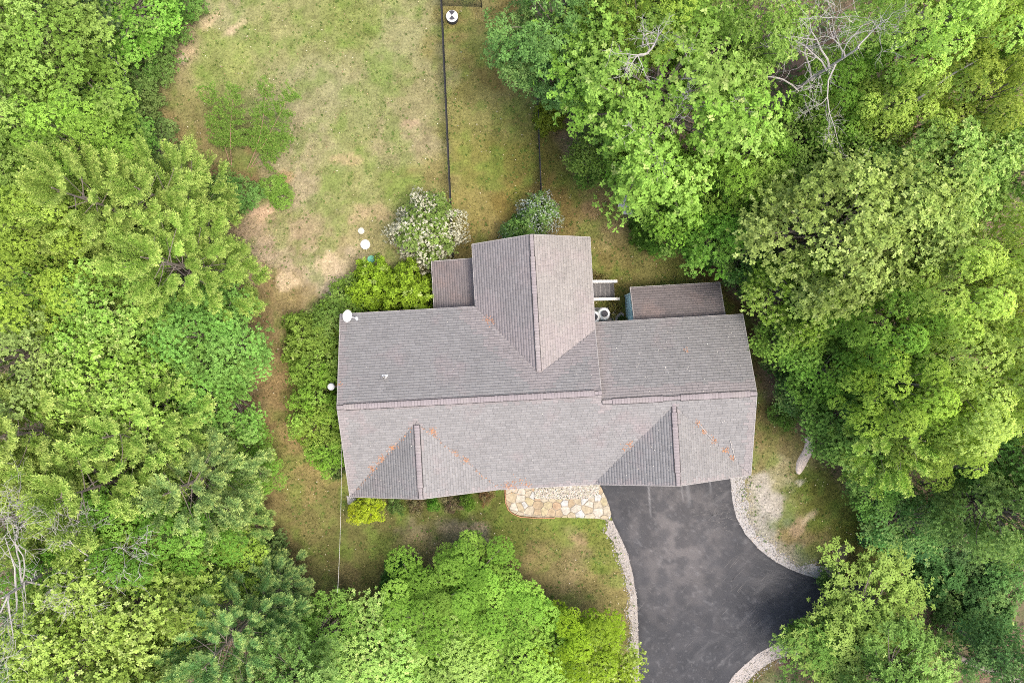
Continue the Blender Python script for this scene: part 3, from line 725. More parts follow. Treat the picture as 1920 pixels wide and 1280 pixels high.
# ------------------------------------------------------------------ satellite dish, round fixture
p=at(650,592,4.15); pl=uvw(*pix2uv(655,597,3.7),0)
dish=empty('satellite_dish',(pl.x,pl.y,zN(0,pix2uv(655,597,3.7)[1])+.02),0,label='white satellite dish on the rear left roof corner',cat='satellite dish')
loc=p-Vector(dish.location)
e=math.radians(38); nv=Vector((math.cos(e)*.98,-.12,math.sin(e))).normalized(); sx=nv.cross(Vector((0,0,1))).normalized(); sy=nv.cross(sx)
mb=MB(); NR,NA=6,28; vs=[]; fs=[]
for side,off in ((0,0),(1,-.015)):
    for i in range(NR+1):
        for j in range(NA):
            r=.32*i/NR; a=2*math.pi*j/NA; vs.append(loc+sx*r*1.0*math.cos(a)+sy*r*.92*math.sin(a)+nv*(r*r*.55+off))
    b=side*(NR+1)*NA
    for i in range(NR):
        for j in range(NA):
            k=(j+1)%NA; fs.append((b+i*NA+j,b+i*NA+k,b+(i+1)*NA+k,b+(i+1)*NA+j))
mb.add(vs,fs); mb.build('reflector',M['whitep'],dish,True)
MB().tube([(0,0,0),(0,0,.22),loc-nv*.03],.025,8).build('mast',M['whitep'],dish)
lnb=at(669,597,4.25)-Vector(dish.location)
MB().tube([loc-sy*.0-nv*.02,loc+nv*.15-Vector((0,0,.14)),lnb-Vector((0,0,.03))],.02,6).build('arm',M['whitep'],dish)
d=(loc-lnb).normalized(); MB().tube([lnb-d*.06,lnb+d*.03,lnb+d*.10],[.045,.06,.035],10).tube([lnb+Vector((-.02,.1,0)),lnb+Vector((.0,-.1,0))],.045,8).build('receiver',M['whitep'],dish)
g=at(619.5,725,3.0); fx=empty('wall_fixture',(g.x,g.y,2.7),0,label='white round fixture on a short arm beside the left gable',cat='fixture')
MB().lathe([(.06,.0),(.16,.05),(.195,.12),(.195,.17),(.17,.205),(.10,.225),(.02,.23)],(0,0,0),24).build('globe',M['whitep'],fx,True)
we=uvw(-8.72,0); 
MB().tube([(0,0,.05),(.35,-.01,.05),(.9,-.02,.0)],.035,8).build('bracket',M['darkgrey'],fx)

# overhead cable from the left front of the roof down to the trees
a=at(640,832,3.4); b=at(633,1110,4.6); mb=MB(); pts=[]
for i in range(25):
    t=i/24; q=a.lerp(b,t); q.z-=.5*4*t*(1-t)*.5; pts.append(q)
mb.tube(pts,.008,4).build('overhead_cable',M['wire'],None,label='thin pale cable strung from the left gable towards the bottom trees',cat='cable')

# ------------------------------------------------------------------ flagstone patio and pebble bed
def clip(poly, a, b, c):      # keep a*x+b*y<=c
    out=[]; n=len(poly)
    for i in range(n):
        p,q=poly[i],poly[(i+1)%n]; dp=a*p[0]+b*p[1]-c; dq=a*q[0]+b*q[1]-c
        if dp<=0: out.append(p)
        if dp*dq<0:
            t=dp/(dp-dq); out.append((p[0]+(q[0]-p[0])*t,p[1]+(q[1]-p[1])*t))
    return out
PATIO=[(948,900),(1118,900),(1126,914),(1136,931),(1143,950),(1145,966),(1142,975),(1125,972),(1080,968),(1010,969),(975,966),(958,958),(950,944)]
hull=[(948,880),(1116,880),(1131,921),(1143,946),(1146,962),(1143,976),(1060,970),(990,969),(970,965),(955,955),(949,941)]
c0=at(1045,940); patio=empty('flagstone_patio',c0,0,label='cream flagstone walk between the house front and the driveway',cat='patio')
r=random.Random(4); seeds=[]
while len(seeds)<92:
    q=(r.uniform(946,1148),r.uniform(894,978))
    if all(math.hypot(q[0]-s[0],q[1]-s[1])>9.5+5*r.random() for s in seeds): seeds.append(q)
    elif r.random()<.002: seeds.append(q)
SCOL=[lin(232,220,194,.315),lin(224,208,176,.315),lin(240,232,214,.315),lin(218,196,162,.315),lin(236,236,230,.315),lin(210,182,150,.36),lin(226,212,172,.315)]
wdt=[5,5,4,3,2,1,2]
hulls=[]
n=len(hull)
for s in seeds:
    poly=[(930,870),(1160,870),(1160,990),(930,990)]
    for t in seeds:
        if t is s: continue
        mx,my=(s[0]+t[0])/2,(s[1]+t[1])/2; a,b=t[0]-s[0],t[1]-s[1]; L=math.hypot(a,b)
        poly=clip(poly,a/L,b/L,(a*mx+b*my)/L-.55)
        if len(poly)<3: break
    for i in range(n):
        if len(poly)<3: break
        (x0,y0),(x1,y1)=hull[i],hull[(i+1)%n]; a,b=(y1-y0),-(x1-x0); L=math.hypot(a,b); a/=L;b/=L
        poly=clip(poly,a,b,a*x0+b*y0)
    if len(poly)<3: continue
    cx=sum(q[0] for q in poly)/len(poly); cy=sum(q[1] for q in poly)/len(poly)
    if 1006<cx<1112 and cy<927: continue
    w_=[at(*q)-c0 for q in poly]; w_=[(q.x,q.y) for q in w_]
    if sum(w_[i][0]*w_[(i+1)%len(w_)][1]-w_[(i+1)%len(w_)][0]*w_[i][1] for i in range(len(w_)))<0: w_=w_[::-1]
    o=MB().prism(w_,-.02,.05+.012*r.random(),.012).build('stone',M['stone'],patio); o.color=(*r.choices(SCOL,wdt)[0],1)
bp=[at(*q)-c0 for q in reversed(PATIO)]; o=MB().prism([(q.x,q.y) for q in bp],-.02,.032).build('mortar_bed',M['stone'],patio); o.color=(.19,.165,.13,1)
ed=[at(x,y)-c0 for x,y in ((946.5,910),(947,925),(948,942),(953,955),(961,962),(975,968),(1000,970),(1040,970.5))]
MB().tube([(q.x,q.y,.05) for q in ed],.032,6).build('edging',M['edging'],patio)
bedp=[(1001,895),(1119,895),(1124,912),(1122,926),(1108,934),(1060,935),(1002,934)]
cb=at(1060,920); bed=empty('pebble_bed',cb,0,label='pale speckled pebble bed along the house front above the flagstones',cat='pebble bed')
bq=[at(*q)-cb for q in reversed(bedp)]; o=MB().prism([(q.x,q.y) for q in bq],.0,.075,.02).build('bed',M['stone'],bed); o.color=(.27,.25,.21,1)
pts=[]
while len(pts)<2400:
    q=(r.uniform(1000,1125),r.uniform(896,936))
    if inpoly(np.array(q[0]),np.array(q[1]),bedp): w_=at(*q)-cb; pts.append((w_.x,w_.y))
pebbles('pebbles',np.array(pts),.034,[(.46,.44,.39),(.36,.34,.29),(.52,.50,.46),(.33,.33,.23),(.14,.13,.12),(.42,.35,.30)],bed,z0=.066)

# ------------------------------------------------------------------ small things in the yard
def disc(px,py,rpx,mat,label,name='septic_lid',h=.06):
    p=at(px,py); R=rpx*K*H; o=empty(name,p,0,label=label,cat='lid')
    MB().lathe([(R,-.05),(R,h*.6),(R*.94,h),(R*.7,h+.006),(R*.66,h-.004),(R*.1,h+.01)],(0,0,0),24).build('cover',M[mat],o)
    MB().lathe([(R*.16,h),(R*.14,h+.03),(R*.05,h+.035)],(R*.3,0,0),10).build('knob',M[mat],o)
disc(677.5,433,6.2,'cream','small cream round lid in the lawn, uppermost of three lids')
disc(685,458.5,9.2,'whitep','large white round lid in the lawn between two smaller lids')
disc(696,486,7.0,'green','green round lid in the lawn beside the bright bush')
# white and grey quartered round bin by the fence
p=at(847.5,31,.35); bn=empty('round_bin',(p.x,p.y,0),0,label='round white bin with two grey wedges on its lid beside the fence',cat='bin')
MB().lathe([(.34,0),(.36,.2),(.345,.36)],(0,0,0),12).build('body',M['darkgrey'],bn)
MB().lathe([(.345,.355),(.345,.385),(.30,.40),(.02,.44)],(0,0,0),28).build('lid',M['whitep'],bn,False)
for a0,a1,rr in ((230,312,.255),(55,128,.30)):
    mb=MB(); vs=[(0,.02,.452)]+[(rr*math.cos(math.radians(a0+(a1-a0)*i/8)),.02+rr*math.sin(math.radians(a0+(a1-a0)*i/8)),.452-.05*rr/.3) for i in range(9)]
    mb.add(vs+[(x,y,z-.02) for x,y,z in vs],[(0,i,i+1) for i in range(1,9)]+[(i,10+i,11+i,i+1) for i in range(1,9)]+[(0,10,11,1),(0,9,19,10)]); mb.build('wedge',M['darkgrey'],bn)
# pale octagonal slab under the leaves
p=at(1180,382,.4); sl=empty('garden_table',(p.x,p.y,0),.3,label='pale octagonal table top half hidden under leaves right of the yard',cat='table')
MB().lathe([(.66,.40),(.70,.42),(.70,.46),(.66,.48),(.05,.49)],(0,0,0),8).build('top',M['white'],sl)
MB().lathe([(.22,0),(.12,.1),(.12,.36),(.3,.41)],(0,0,0),10).build('pedestal',M['found'],sl)
# pale curved flat rock
pts=[(1513,818,5),(1517,830,8),(1515,845,10),(1508,858,10),(1502,870,10),(1498,882,7),(1496,888,3)]
Lh=[];Rh=[]
for i,(x,y,w_) in enumerate(pts):
    x0,y0,_=pts[max(i-1,0)]; x1,y1,_=pts[min(i+1,len(pts)-1)]; dx,dy=x1-x0,y1-y0; L=math.hypot(dx,dy)
    Lh.append((x-dy/L*w_,y+dx/L*w_)); Rh.append((x+dy/L*w_,y-dx/L*w_))
mb=MB(); vs=[];fs=[]
for a,b in zip(Lh,Rh):
    A=at(*a);B=at(*b)
    for t,z in ((0,-.03),(.1,.07),(.35,.12),(.65,.125),(.9,.07),(1,-.03)): q=A.lerp(B,t); vs.append((q.x,q.y,z*(.8+.4*r.random())))
for i in range(len(pts)-1):
    for j in range(5): fs.append((i*6+j,i*6+j+1,(i+1)*6+j+1,(i+1)*6+j))
mb.add(vs,fs); mb.build('flat_rock',M['rock'],None,True,label='pale curved flat rock at the wood edge right of the garage',cat='rock')
# dark splash stone at the left front corner
mb=MB(); mb.prism([(q.x,q.y) for q in [at(x,y) for x,y in ((650,928),(668,934),(660,946),(652,944))]][::-1],-.02,.06,.02)
mb.build('splash_block',M['found'],None,label='grey splash block on the ground at the left front corner',cat='block')

# ------------------------------------------------------------------ wire fences
def fence(p0,p1,label,h=1.2,n=None):
    a=at(*p0);b=at(*p1); L=(b-a).length; f=empty('wire_fence',a,0,label=label,cat='fence',group='black wire fences of the narrow run')
    t=(b-a)/L; n=n or max(1,round(L/2.4))
    for i in range(n+1):
        q=t*(L*i/n); o=MB().tube([q+Vector((0,0,-.1)),q+Vector((0,0,h+.03))],.032,8).build('post',M['black'],f)
        MB().lathe([(.036,h+.02),(.036,h+.05),(.01,h+.08)],q,8).build('cap',M['black'],o)
    MB().tube([Vector((0,0,h)),t*L+Vector((0,0,h))],.024,8).build('top_rail',M['black'],f)
    V=[];Fq=[]; nrm=Vector((-t.y,t.x,0)); w=.005
    def wirestrip(A,B):
        n0=len(V); u=Vector((0,0,1)).cross((B-A)) if False else nrm
        for q in (A,B): V.append(tuple(q-nrm*w)); V.append(tuple(q+nrm*w))
        Fq.append((n0,n0+1,n0+3,n0+2))
        n0=len(V); d=(B-A).normalized().cross(nrm)*w
        for q in (A,B): V.append(tuple(q-d)); V.append(tuple(q+d))
        Fq.append((n0,n0+1,n0+3,n0+2))
    s=-h
    while s<L:
        for sg in (0,1):
            x0,x1=s,s+h; z0,z1=(.02,h-.02) if sg==0 else (h-.02,.02)
            c0_,c1_=max(x0,0),min(x1,L)
            if c1_>c0_: wirestrip(t*c0_+Vector((0,0,z0+(z1-z0)*(c0_-x0)/h)),t*c1_+Vector((0,0,z0+(z1-z0)*(c1_-x0)/h)))
        s+=.085
    me=npmesh('wire_mesh',np.array(V),np.array(Fq)); link('wire_mesh',me,M['black'],f,kind='stuff')
fence((828,-30),(851,482),'long black wire fence left of the narrow grass run')
fence((998,-30),(1016,432),'black wire fence right of the narrow grass run, partly under branches')
fence((829,12),(903,14),'short black wire cross fence at the top edge',n=1)

# ------------------------------------------------------------------ leaves and trees
def leaves(P, D, N, L, Wd, fold=.12, droop=.12):
    """n leaf quads: base, left, tip, right"""
    S=np.cross(D,N); S/=np.linalg.norm(S,axis=1,keepdims=True)+1e-9
    L=L[:,None];Wd=Wd[:,None]
    b=P; l=P+D*L*.5+S*Wd*.5+N*L*fold; tp=P+D*L-N*L*droop; r_=P+D*L*.5-S*Wd*.5+N*L*fold
    V=np.stack([b,l,tp,r_],1).reshape(-1,3); n=len(P)
    return V, np.arange(n*4).reshape(n,4)
def unit(v): return v/(np.linalg.norm(v,axis=-1,keepdims=True)+1e-9)
def rosettes(C, A, rg, m, L, Wd, elev=(5,45), jit=.35, tone=None, hue=None, fold=.1, droop=.18):
    """around each point C (axis A) m leaves fanning out"""
    n=len(C); A=unit(A)
    ref=np.where(np.abs(A[:,2:3])>.9,np.array([[1.,0,0]]),np.array([[0,0,1.]])); X=unit(np.cross(A,ref)); Y=np.cross(A,X)
    ph=rg.random((n,1))*6.283+np.arange(m)[None]*6.283/m+rg.normal(0,.25,(n,m)); be=np.radians(rg.uniform(elev[0],elev[1],(n,m)))
    rad=np.cos(ph)[...,None]*X[:,None]+np.sin(ph)[...,None]*Y[:,None]
    D=np.cos(be)[...,None]*rad+np.sin(be)[...,None]*A[:,None]; N=np.cos(be)[...,None]*A[:,None]-np.sin(be)[...,None]*rad
    D=unit(D+rg.normal(0,jit*.5,D.shape)); N=unit(N+rg.normal(0,jit*.5,N.shape))
    P=np.repeat(C[:,None],m,1)+D*L*.08
    ll=L*rg.uniform(.7,1.2,n*m); ww=Wd*rg.uniform(.75,1.2,n*m)
    V,Fq=leaves(P.reshape(-1,3),D.reshape(-1,3),N.reshape(-1,3),ll,ww,fold,droop)
    t=np.repeat((tone if tone is not None else np.full(n,.5))[:,None],m,1)+rg.normal(0,.10,(n,m))
    h=np.repeat((hue if hue is not None else np.zeros(n))[:,None],m,1)
    return V,Fq,np.repeat(np.clip(t,0,1).ravel(),4),np.repeat(np.clip(h,0,1).ravel(),4)
def join(parts):
    V=[];Fq=[];T=[];Hh=[];o=0
    for v,f,t,h in parts: V.append(v);Fq.append(f+o);T.append(t);Hh.append(h);o+=len(v)
    return np.concatenate(V),np.concatenate(Fq),np.concatenate(T),np.concatenate(Hh)

def limb(mb, a, b, r0, r1, rg, bend=.12, n=5, seg=6):
    a=np.array(a,float);b=np.array(b,float); L=np.linalg.norm(b-a); off=rg.normal(0,bend*L,3)
    pts=[];rad=[]
    for i in range(n+1):
        t=i/n; p=a+(b-a)*t+off*math.sin(math.pi*t)*.6; p[2]+= -.05*L*math.sin(math.pi*t); pts.append(tuple(p)); rad.append(r0+(r1-r0)*t)
    mb.tube(pts,rad,seg); return pts

def crown_decid(seed, R=3.5, HC=6.0, VS=3.2, nclump=58, rc=.95, flat=.62, nros=46, m=6, L=.15, Wd=.085, elev=(0,40), tip=.0, low=-.75, lob=.16, dome=False, spread=.22, frng=(.70,1.02)):
    rg=np.random.default_rng(seed); ph0=rg.random(4)*6.28
    trunk=MB(); wob=rg.normal(0,.25,2)
    top=(wob[0],wob[1],HC+VS*.55); limb(trunk,(0,0,-.4),top,.063*R,.015*R,rg,.02,6,8)
    parts=[]; C=[]; Rr=[]
    for i in range(nclump):
        z=1-(i+.5)/nclump*(1-low); ph=i*2.39996+rg.normal(0,.25)
        fr=rg.uniform(*frng)
        rr=math.sqrt(max(0,1-z*z))*(1+lob*math.sin(2*ph+ph0[0])+lob*.8*math.sin(3*ph+ph0[1])+lob*.6*math.sin(5*ph+ph0[2]))
        if z<-.2: rr*=.92
        c=np.array([R*rr*fr*math.cos(ph),R*rr*fr*math.sin(ph),HC+VS*z*fr*(1+.12*math.sin(3*ph+ph0[3]))]); c[:2]+=wob*max(0,z)
        C.append(c); Rr.append(rc*rg.uniform(.65,1.25))
    for i in range(nclump//(9 if dome else 5)):   # inner clumps
        v=rg.normal(0,1,3); v/=np.linalg.norm(v); C.append(np.array([0,0,HC])+v*np.array([R,R,VS])*rg.uniform(.25,.6)); Rr.append(rc*rg.uniform(.6,.9))
    for k,(c,q) in enumerate(zip(C,Rr)):
        hz=HC-VS*.9+max(0.,(c[2]-(HC-VS)))*.45
        if k%1==0:
            s0=np.array([wob[0]*.5,wob[1]*.5,max(.17*HC,min(hz,HC+VS*.4))]); limb(trunk,s0,c,(.055 if R>2 else .02),(.012 if R>2 else .006),rg,.06,3,4)
        n=int(nros*(q/rc)**2)
        ct=rg.normal(.5,.20); ch=max(0.,rg.normal(.06,.10))
        # points on a bumpy flattened dome, fewer inside
        v=unit(rg.normal(0,1,(n,3))); v[:,2]=np.where(v[:,2]<-.25,-v[:,2],v[:,2])
        rad=np.where(rg.random(n)<(.92 if dome else .78),rg.uniform(.86,1.04,n),rg.uniform(.3,.8,n))
        if not dome: rad*= 1+spread*rg.normal(0,1,n)
        pts=c+v*rad[:,None]*np.array([q,q,q*flat])
        out=unit(pts-np.array([0,0,HC-VS*.3]))
        ax=unit(v*.5+np.array([0,0,.62])+rg.normal(0,.16,(n,3))) if dome else unit(v*.55+out*.2+np.array([0,0,.65])+rg.normal(0,.22,(n,3)))
        hue=np.full(n,ch)
        if tip>0: hue=np.where((rg.random(n)<tip)&(v[:,2]>.1),rg.uniform(.25,.95,n),hue)
        parts.append(rosettes(pts,ax,rg,m,L,Wd,elev,.35,np.clip(ct+rg.normal(0,.12,n),0,1),hue))
    V,Fq,T,Hh=join(parts)
    return trunk.mesh('trunk'), npmesh('crown',V,Fq,T,Hh), R, HC

def crown_pine(seed, R=2.7, HC=6.0, VS=3.9, npl=125, frond=1.25, L=.15, Wd=.036, m=6, low=-.75, lift=.55, wid=.42):
    """boughs ending in separate hand-like plumes of needle fingers"""
    rg=np.random.default_rng(seed); trunk=MB(); limb(trunk,(0,0,-.4),(0,0,HC+VS*.95),.2,.03,rg,.01,6,8)
    PC=[];PA=[];PT=[];PH=[]
    for i in range(npl):
        z=1-(i+.5)/npl*(1-low); ph=i*2.39996+rg.normal(0,.3); inner=(i%3==2)
        fr=rg.uniform(.30,.72) if inner else rg.uniform(.78,1.05)
        prof=math.sqrt(max(0,1-max(z,-.2)**2))**.9
        b=np.array([math.cos(ph),math.sin(ph),0])
        o=b*R*prof*fr*(1+.12*math.sin(3*ph+seed))+np.array([0,0,HC+VS*z*.95*(fr if inner else 1)+rg.normal(0,.12)])
        base=np.array([0,0,max(.8,o[2]-.55*R*prof)])
        if i%3==0: limb(trunk,base,o-np.array([0,0,.15]),.03,.01,rg,.03,3,4)
        up=np.array([0,0,1.]); d=unit(b*1.0+up*(lift+.9*max(0,z)**2)+rg.normal(0,.18,3)); ss=unit(np.cross(d,up)); nrm=np.cross(ss,d)
        if i<9: o=np.array([.16*R*math.cos(ph),.16*R*math.sin(ph),HC+VS*.92+rg.normal(0,.1)]); d=unit(b*.75+up*.8); ss=unit(np.cross(d,up)); nrm=np.cross(ss,d)
        fl=frond*rg.uniform(.7,1.15); ct=rg.normal(.5,.15); nf=max(8,int(fl/.085))
        o=o-d*fl*.45
        for g_ in range(nf):
            u_=(g_+.5)/nf; sgn=-1 if g_%2 else 1
            fl2=wid*fl*(.45+.75*math.sin(math.pi*min(1,u_*.9+.08)))*rg.uniform(.8,1.15)
            fd=d if g_==nf-1 else unit(d*1.0+ss*sgn*rg.uniform(.45,.85)+nrm*rg.normal(.08,.10))
            nt=max(3,int(fl2/.07)); tt=(np.arange(nt)+rg.random(nt))/nt
            pts=o+d*(u_*fl)+fd*(tt*fl2)[:,None]+rg.normal(0,.012,(nt,3))-nrm*(.10*fl*(tt[:,None]*.6+abs(u_-.5)))
            PC.append(pts);PA.append(unit(fd*.9+nrm*.45+rg.normal(0,.12,(nt,3))));PT.append(np.clip(ct+rg.normal(0,.10,nt),0,1));PH.append(np.where(tt>.45,rg.uniform(.15,.7,nt)*(.4+.6*u_),0))
    C=np.concatenate(PC);A=np.concatenate(PA)
    V,Fq,T,Hh=rosettes(C,A,rg,m,L,Wd,(20,65),.3,np.concatenate(PT),np.concatenate(PH),0,.05)
    return trunk.mesh('trunk'), npmesh('crown',V,Fq,T,Hh), R+.35, HC

def shrub(seed, R=1.2, HT=1.3, n=1500, m=5, L=.10, Wd=.06, bumps=.2, elev=(0,45), tip=0.0, flatten=.0):
    rg=np.random.default_rng(seed); trunk=MB()
    for i in range(6):
        a=i*1.05+rg.random(); limb(trunk,(0,0,-.1),(R*.55*math.cos(a),R*.55*math.sin(a),HT*.7),.035,.01,rg,.08,3,5)
    v=unit(rg.normal(0,1,(n,3))); v[:,2]=np.abs(v[:,2]); ph=np.arctan2(v[:,1],v[:,0]); p0=rg.random(6)*6.28
    bump_=1+bumps*(np.sin(3*ph+p0[0])*.5+np.sin(5*ph+p0[1]+4*v[:,2])*.5+np.sin(9*ph+p0[2]+6*v[:,2])*.35)
    rad=np.where(rg.random(n)<.75,rg.uniform(.85,1.05,n),rg.uniform(.3,.85,n))*bump_
    pts=v*rad[:,None]*np.array([R,R,HT])+np.array([0,0,.05])
    ax=unit(v*.6+np.array([0,0,.6])+rg.normal(0,.25,(n,3)))
    ct=.5+.14*np.sin(5*ph+p0[3]+5*v[:,2])*np.sin(3*ph+p0[4]); hue=np.where(rg.random(n)<tip,rg.uniform(.2,.8,n),0)
    V,Fq,T,Hh=rosettes(pts,ax,rg,m,L,Wd,elev,.4,np.clip(ct+rg.normal(0,.12,n),0,1),hue)
    return trunk.mesh('stems'), npmesh('foliage',V,Fq,T,Hh), R, HT*.6

PROTO = {
 'fine1': crown_decid(1,rc=1.05,flat=.8,nros=240,m=4,L=.11,Wd=.085,nclump=34,dome=True,elev=(-5,20),frng=(.62,1.06)),
 'fine2': crown_decid(2,rc=.92,flat=.8,nros=185,m=4,L=.11,Wd=.085,nclump=44,dome=True,lob=.24,elev=(-5,20),frng=(.60,1.08)),
 'maple1': crown_decid(3,rc=.82,nros=80,m=6,L=.14,Wd=.088,nclump=66,tip=.22,spread=.26),
 'maple2': crown_decid(4,rc=.84,nros=94,m=6,L=.125,Wd=.078,nclump=60,tip=.0,lob=.22,spread=.24),
 'maple3': crown_decid(5,rc=.72,nros=72,m=6,L=.12,Wd=.075,nclump=76,tip=.06,lob=.14,spread=.28),
 'oak1': crown_decid(6,rc=.80,nros=40,m=7,L=.21,Wd=.085,nclump=60,lob=.26,elev=(5,40),spread=.30,tip=.03),
 'oak2': crown_decid(7,rc=.85,nros=46,m=7,L=.20,Wd=.082,nclump=56,lob=.18,elev=(-25,20),spread=.28),
 'pine1': crown_pine(8), 'pine2': crown_pine(9,R=3.0,npl=140,frond=1.35),
 'hem1': crown_pine(10,R=3.1,VS=3.5,npl=165,frond=1.05,L=.16,Wd=.045,m=6,lift=.25,wid=.5),
 'hem2': crown_pine(12,R=2.9,VS=3.5,npl=155,frond=.95,L=.15,Wd=.045,m=6,lift=.2,wid=.52),
 'shrub1': crown_decid(13,R=1.2,HC=.8,VS=.75,nclump=30,rc=.36,flat=.8,nros=34,m=5,L=.10,Wd=.06,low=-.7,lob=.2),
 'shrub2': crown_decid(14,R=1.2,HC=.8,VS=.75,nclump=38,rc=.30,flat=.8,nros=30,m=5,L=.085,Wd=.05,low=-.7,lob=.26,spread=.3), 'shrub3': shrub(15,R=1.3,HT=1.5,n=1100,m=6,L=.15,Wd=.075,bumps=.3,tip=.05),
 'dense': crown_decid(16,R=1.2,HC=.8,VS=.75,nclump=34,rc=.32,flat=.85,nros=60,m=4,L=.07,Wd=.045,low=-.7,lob=.12,dome=True,frng=(.75,1.0)),
}
TR = random.Random(3)
def put(name, proto, px, py, rpx, zc, col, label, cat='tree', group=None, leaf='leaf', bark='bark', rot=None, zs=1.0):
    is_shrub = proto.startswith('shrub') or proto=='dense'
    while not is_shrub and zc>2.4:      # the foot of a tree stands in the wood, not on the open lawn
        f=1-zc/H
        if edgedist(np.array(960+(px-960)*f),np.array(640+(py-640)*f),CLEAR)<-4: break
        zc-=.15
    tm,cm,R0,zc0=PROTO[proto]; p=at(px,py,zc); s=rpx*K*(H-zc)/R0; sz=zc/zc0*zs
    t=empty(name,(p.x,p.y,0),TR.uniform(0,6.28) if rot is None else rot,label=label,cat=cat,group=group); t.scale=(s,s,sz)
    a=bpy.data.objects.new('stems' if is_shrub else 'trunk',tm); b=bpy.data.objects.new('foliage' if is_shrub else 'crown',cm)
    if not tm.materials: tm.materials.append(M[bark])
    if not cm.materials: cm.materials.append(M[leaf])
    for o in (a,b): COL.objects.link(o); o.parent=t
    j=[1+TR.uniform(-.08,.08) for _ in range(3)]
    b.color=(col[0]*j[0],col[1]*j[1],col[2]*j[2],1)
    return t
YG=(.275,.405,.070); YG2=(.375,.515,.110); BG=(.165,.315,.048); MG=(.140,.26,.050); DG=(.065,.15,.035); PG=(.225,.355,.080); BL=(.120,.245,.090); PI=(.205,.325,.062); HE=(.205,.315,.066); OL=(.16,.24,.06); LG=(.175,.32,.040)
GL='trees of the left wood'; GR='trees of the right wood'; GB='trees at the bottom edge'
def fine(*a,**k): return put('birch_tree',*a,leaf='leaffine',**k)
def maple(*a,**k): return put('maple_tree',*a,**k)
def oak(*a,**k): return put('oak_tree',*a,**k)
def pine(*a,**k): return put('pine_tree',*a,leaf='needleleaf',**k)
def hem(*a,**k): return put('hemlock_tree',*a,leaf='needleleaf',**k)
# --- left wood, top to bottom
maple('maple3',20,40,120,7.5,PG,'pale green tree in the top left corner',group=GL)
maple('maple2',115,120,125,7.0,(.19,.32,.05),'yellowish green tree just inside the top left corner',group=GL)
maple('maple3',235,20,95,6.5,BG,'bright green tree at the top edge left of the back lawn',group=GL)
pine('pine1',150,15,50,7.5,(.10,.19,.11),'blue green spruce tip at the top edge in the left wood',group=GL)
maple('maple3',60,215,115,6.0,MG,'mid green tree at the left edge under the corner trees',group=GL)
maple('maple2',190,215,80,5.0,MG,'mid green tree left of the small fallen birch stems',group=GL)
fine('fine2',165,285,88,6.5,YG,'bright yellow green lobed tree left of the round dark shrub',group=GL)
fine('fine1',30,330,110,7.5,PG,'pale lobed tree at the left edge beside the yellow green one',group=GL)
pine('pine2',210,390,105,7.0,PI,'leftmost of the three feathery pines beside the back lawn',group=GL)
pine('pine1',325,380,100,6.0,PI,'feathery pine nearest the leaning birch sapling',group=GL)
pine('pine2',345,500,115,6.5,PI,'broad feathery pine between the back lawn and the left wood',group=GL)
pine('pine1',425,510,55,3.6,PI,'small pine spray reaching over the sandy lawn edge',group=GL)
fine('fine1',75,430,95,7.5,YG,'yellow green lobed tree left of the pines',group=GL)
fine('fine2',110,540,95,7.5,YG,'yellow green lobed tree below left of the pines',group=GL)
maple('maple2',20,560,95,7.5,BG,'bright tree at the left edge level with the rear wing',group=GL)
maple('maple1',235,610,105,6.5,(.205,.335,.060),'light tipped tree below the broad feathery pine',group=GL)
maple('maple2',375,620,105,6.0,(.165,.295,.06),'large bright leafy tree overhanging the lawn left of the shrubs',group=GL)
maple('maple3',50,660,130,7.5,(.19,.29,.085),'greyish green twiggy tree at the left edge level with the roof',group=GL)
maple('maple1',225,705,115,7.0,(.205,.335,.060),'yellow tipped tree in the middle of the left wood',group=GL)
maple('maple2',395,730,95,5.5,(.165,.295,.06),'leafy bright tree at the lawn edge level with the main ridge',group=GL)
hem('hem1',110,800,130,7.0,HE,'soft grey green hemlock left of the middle of the left wood',group=GL)
hem('hem2',280,800,120,6.8,HE,'soft grey green hemlock below the yellow tipped tree',group=GL)
hem('hem1',210,900,130,7.2,HE,'broad hemlock above the dead silver branches',group=GL)
hem('hem2',370,900,110,6.0,(.15,.265,.08),'darker hemlock left of the round bright tree',group=GL)
fine('fine2',462,865,62,3.6,BG,'small round bright tree at the lawn edge left of the front gable',group=GL)
fine('fine1',15,880,70,7.2,YG2,'yellow lobed crown at the left edge above the dead branches',group=GL)
hem('hem2',45,960,90,6.2,HE,'hemlock at the left edge above the dead silver tree',group=GL)
fine('fine2',110,1060,85,4.8,BG,'bright lobed tree behind the dead silver branches',group=GL)
fine('fine1',300,1000,100,6.4,BG,'bright lobed tree right of the dead silver branches',group=GL)
hem('hem1',430,965,75,4.6,(.14,.25,.075),'low hemlock at the lawn edge below the round bright tree',group=GL)
fine('fine2',405,1050,85,5.4,YG,'yellow green lobed tree left of the dark pine clump',group=GL)
maple('maple1',255,1130,130,7.0,(.205,.335,.060),'light tipped maple right of the dead tree near the bottom left',group=GL)
maple('maple1',170,1235,140,7.5,(.205,.335,.060),'large light tipped maple at the bottom left edge',group=GL)
oak('oak2',25,1230,90,6.6,BL,'blue green oak in the bottom left corner',group=GL)
pine('pine1',510,1095,68,4.2,(.13,.25,.085),'small dark pine at the lawn edge below the left front gable',group=GB)
pine('pine2',440,1190,105,5.8,(.14,.26,.085),'dark pine left of the big leaved oak at the bottom',group=GB)
pine('pine1',350,1270,80,6.2,(.15,.27,.085),'dark pine cut by the bottom edge beside the light tipped maple',group=GB)
oak('oak1',590,1195,88,5.2,MG,'big leaved green oak at the bottom edge below the cable',group=GB)
oak('oak1',545,1275,90,6.0,(.13,.23,.06),'big leaved oak cut by the bottom edge',group=GB)
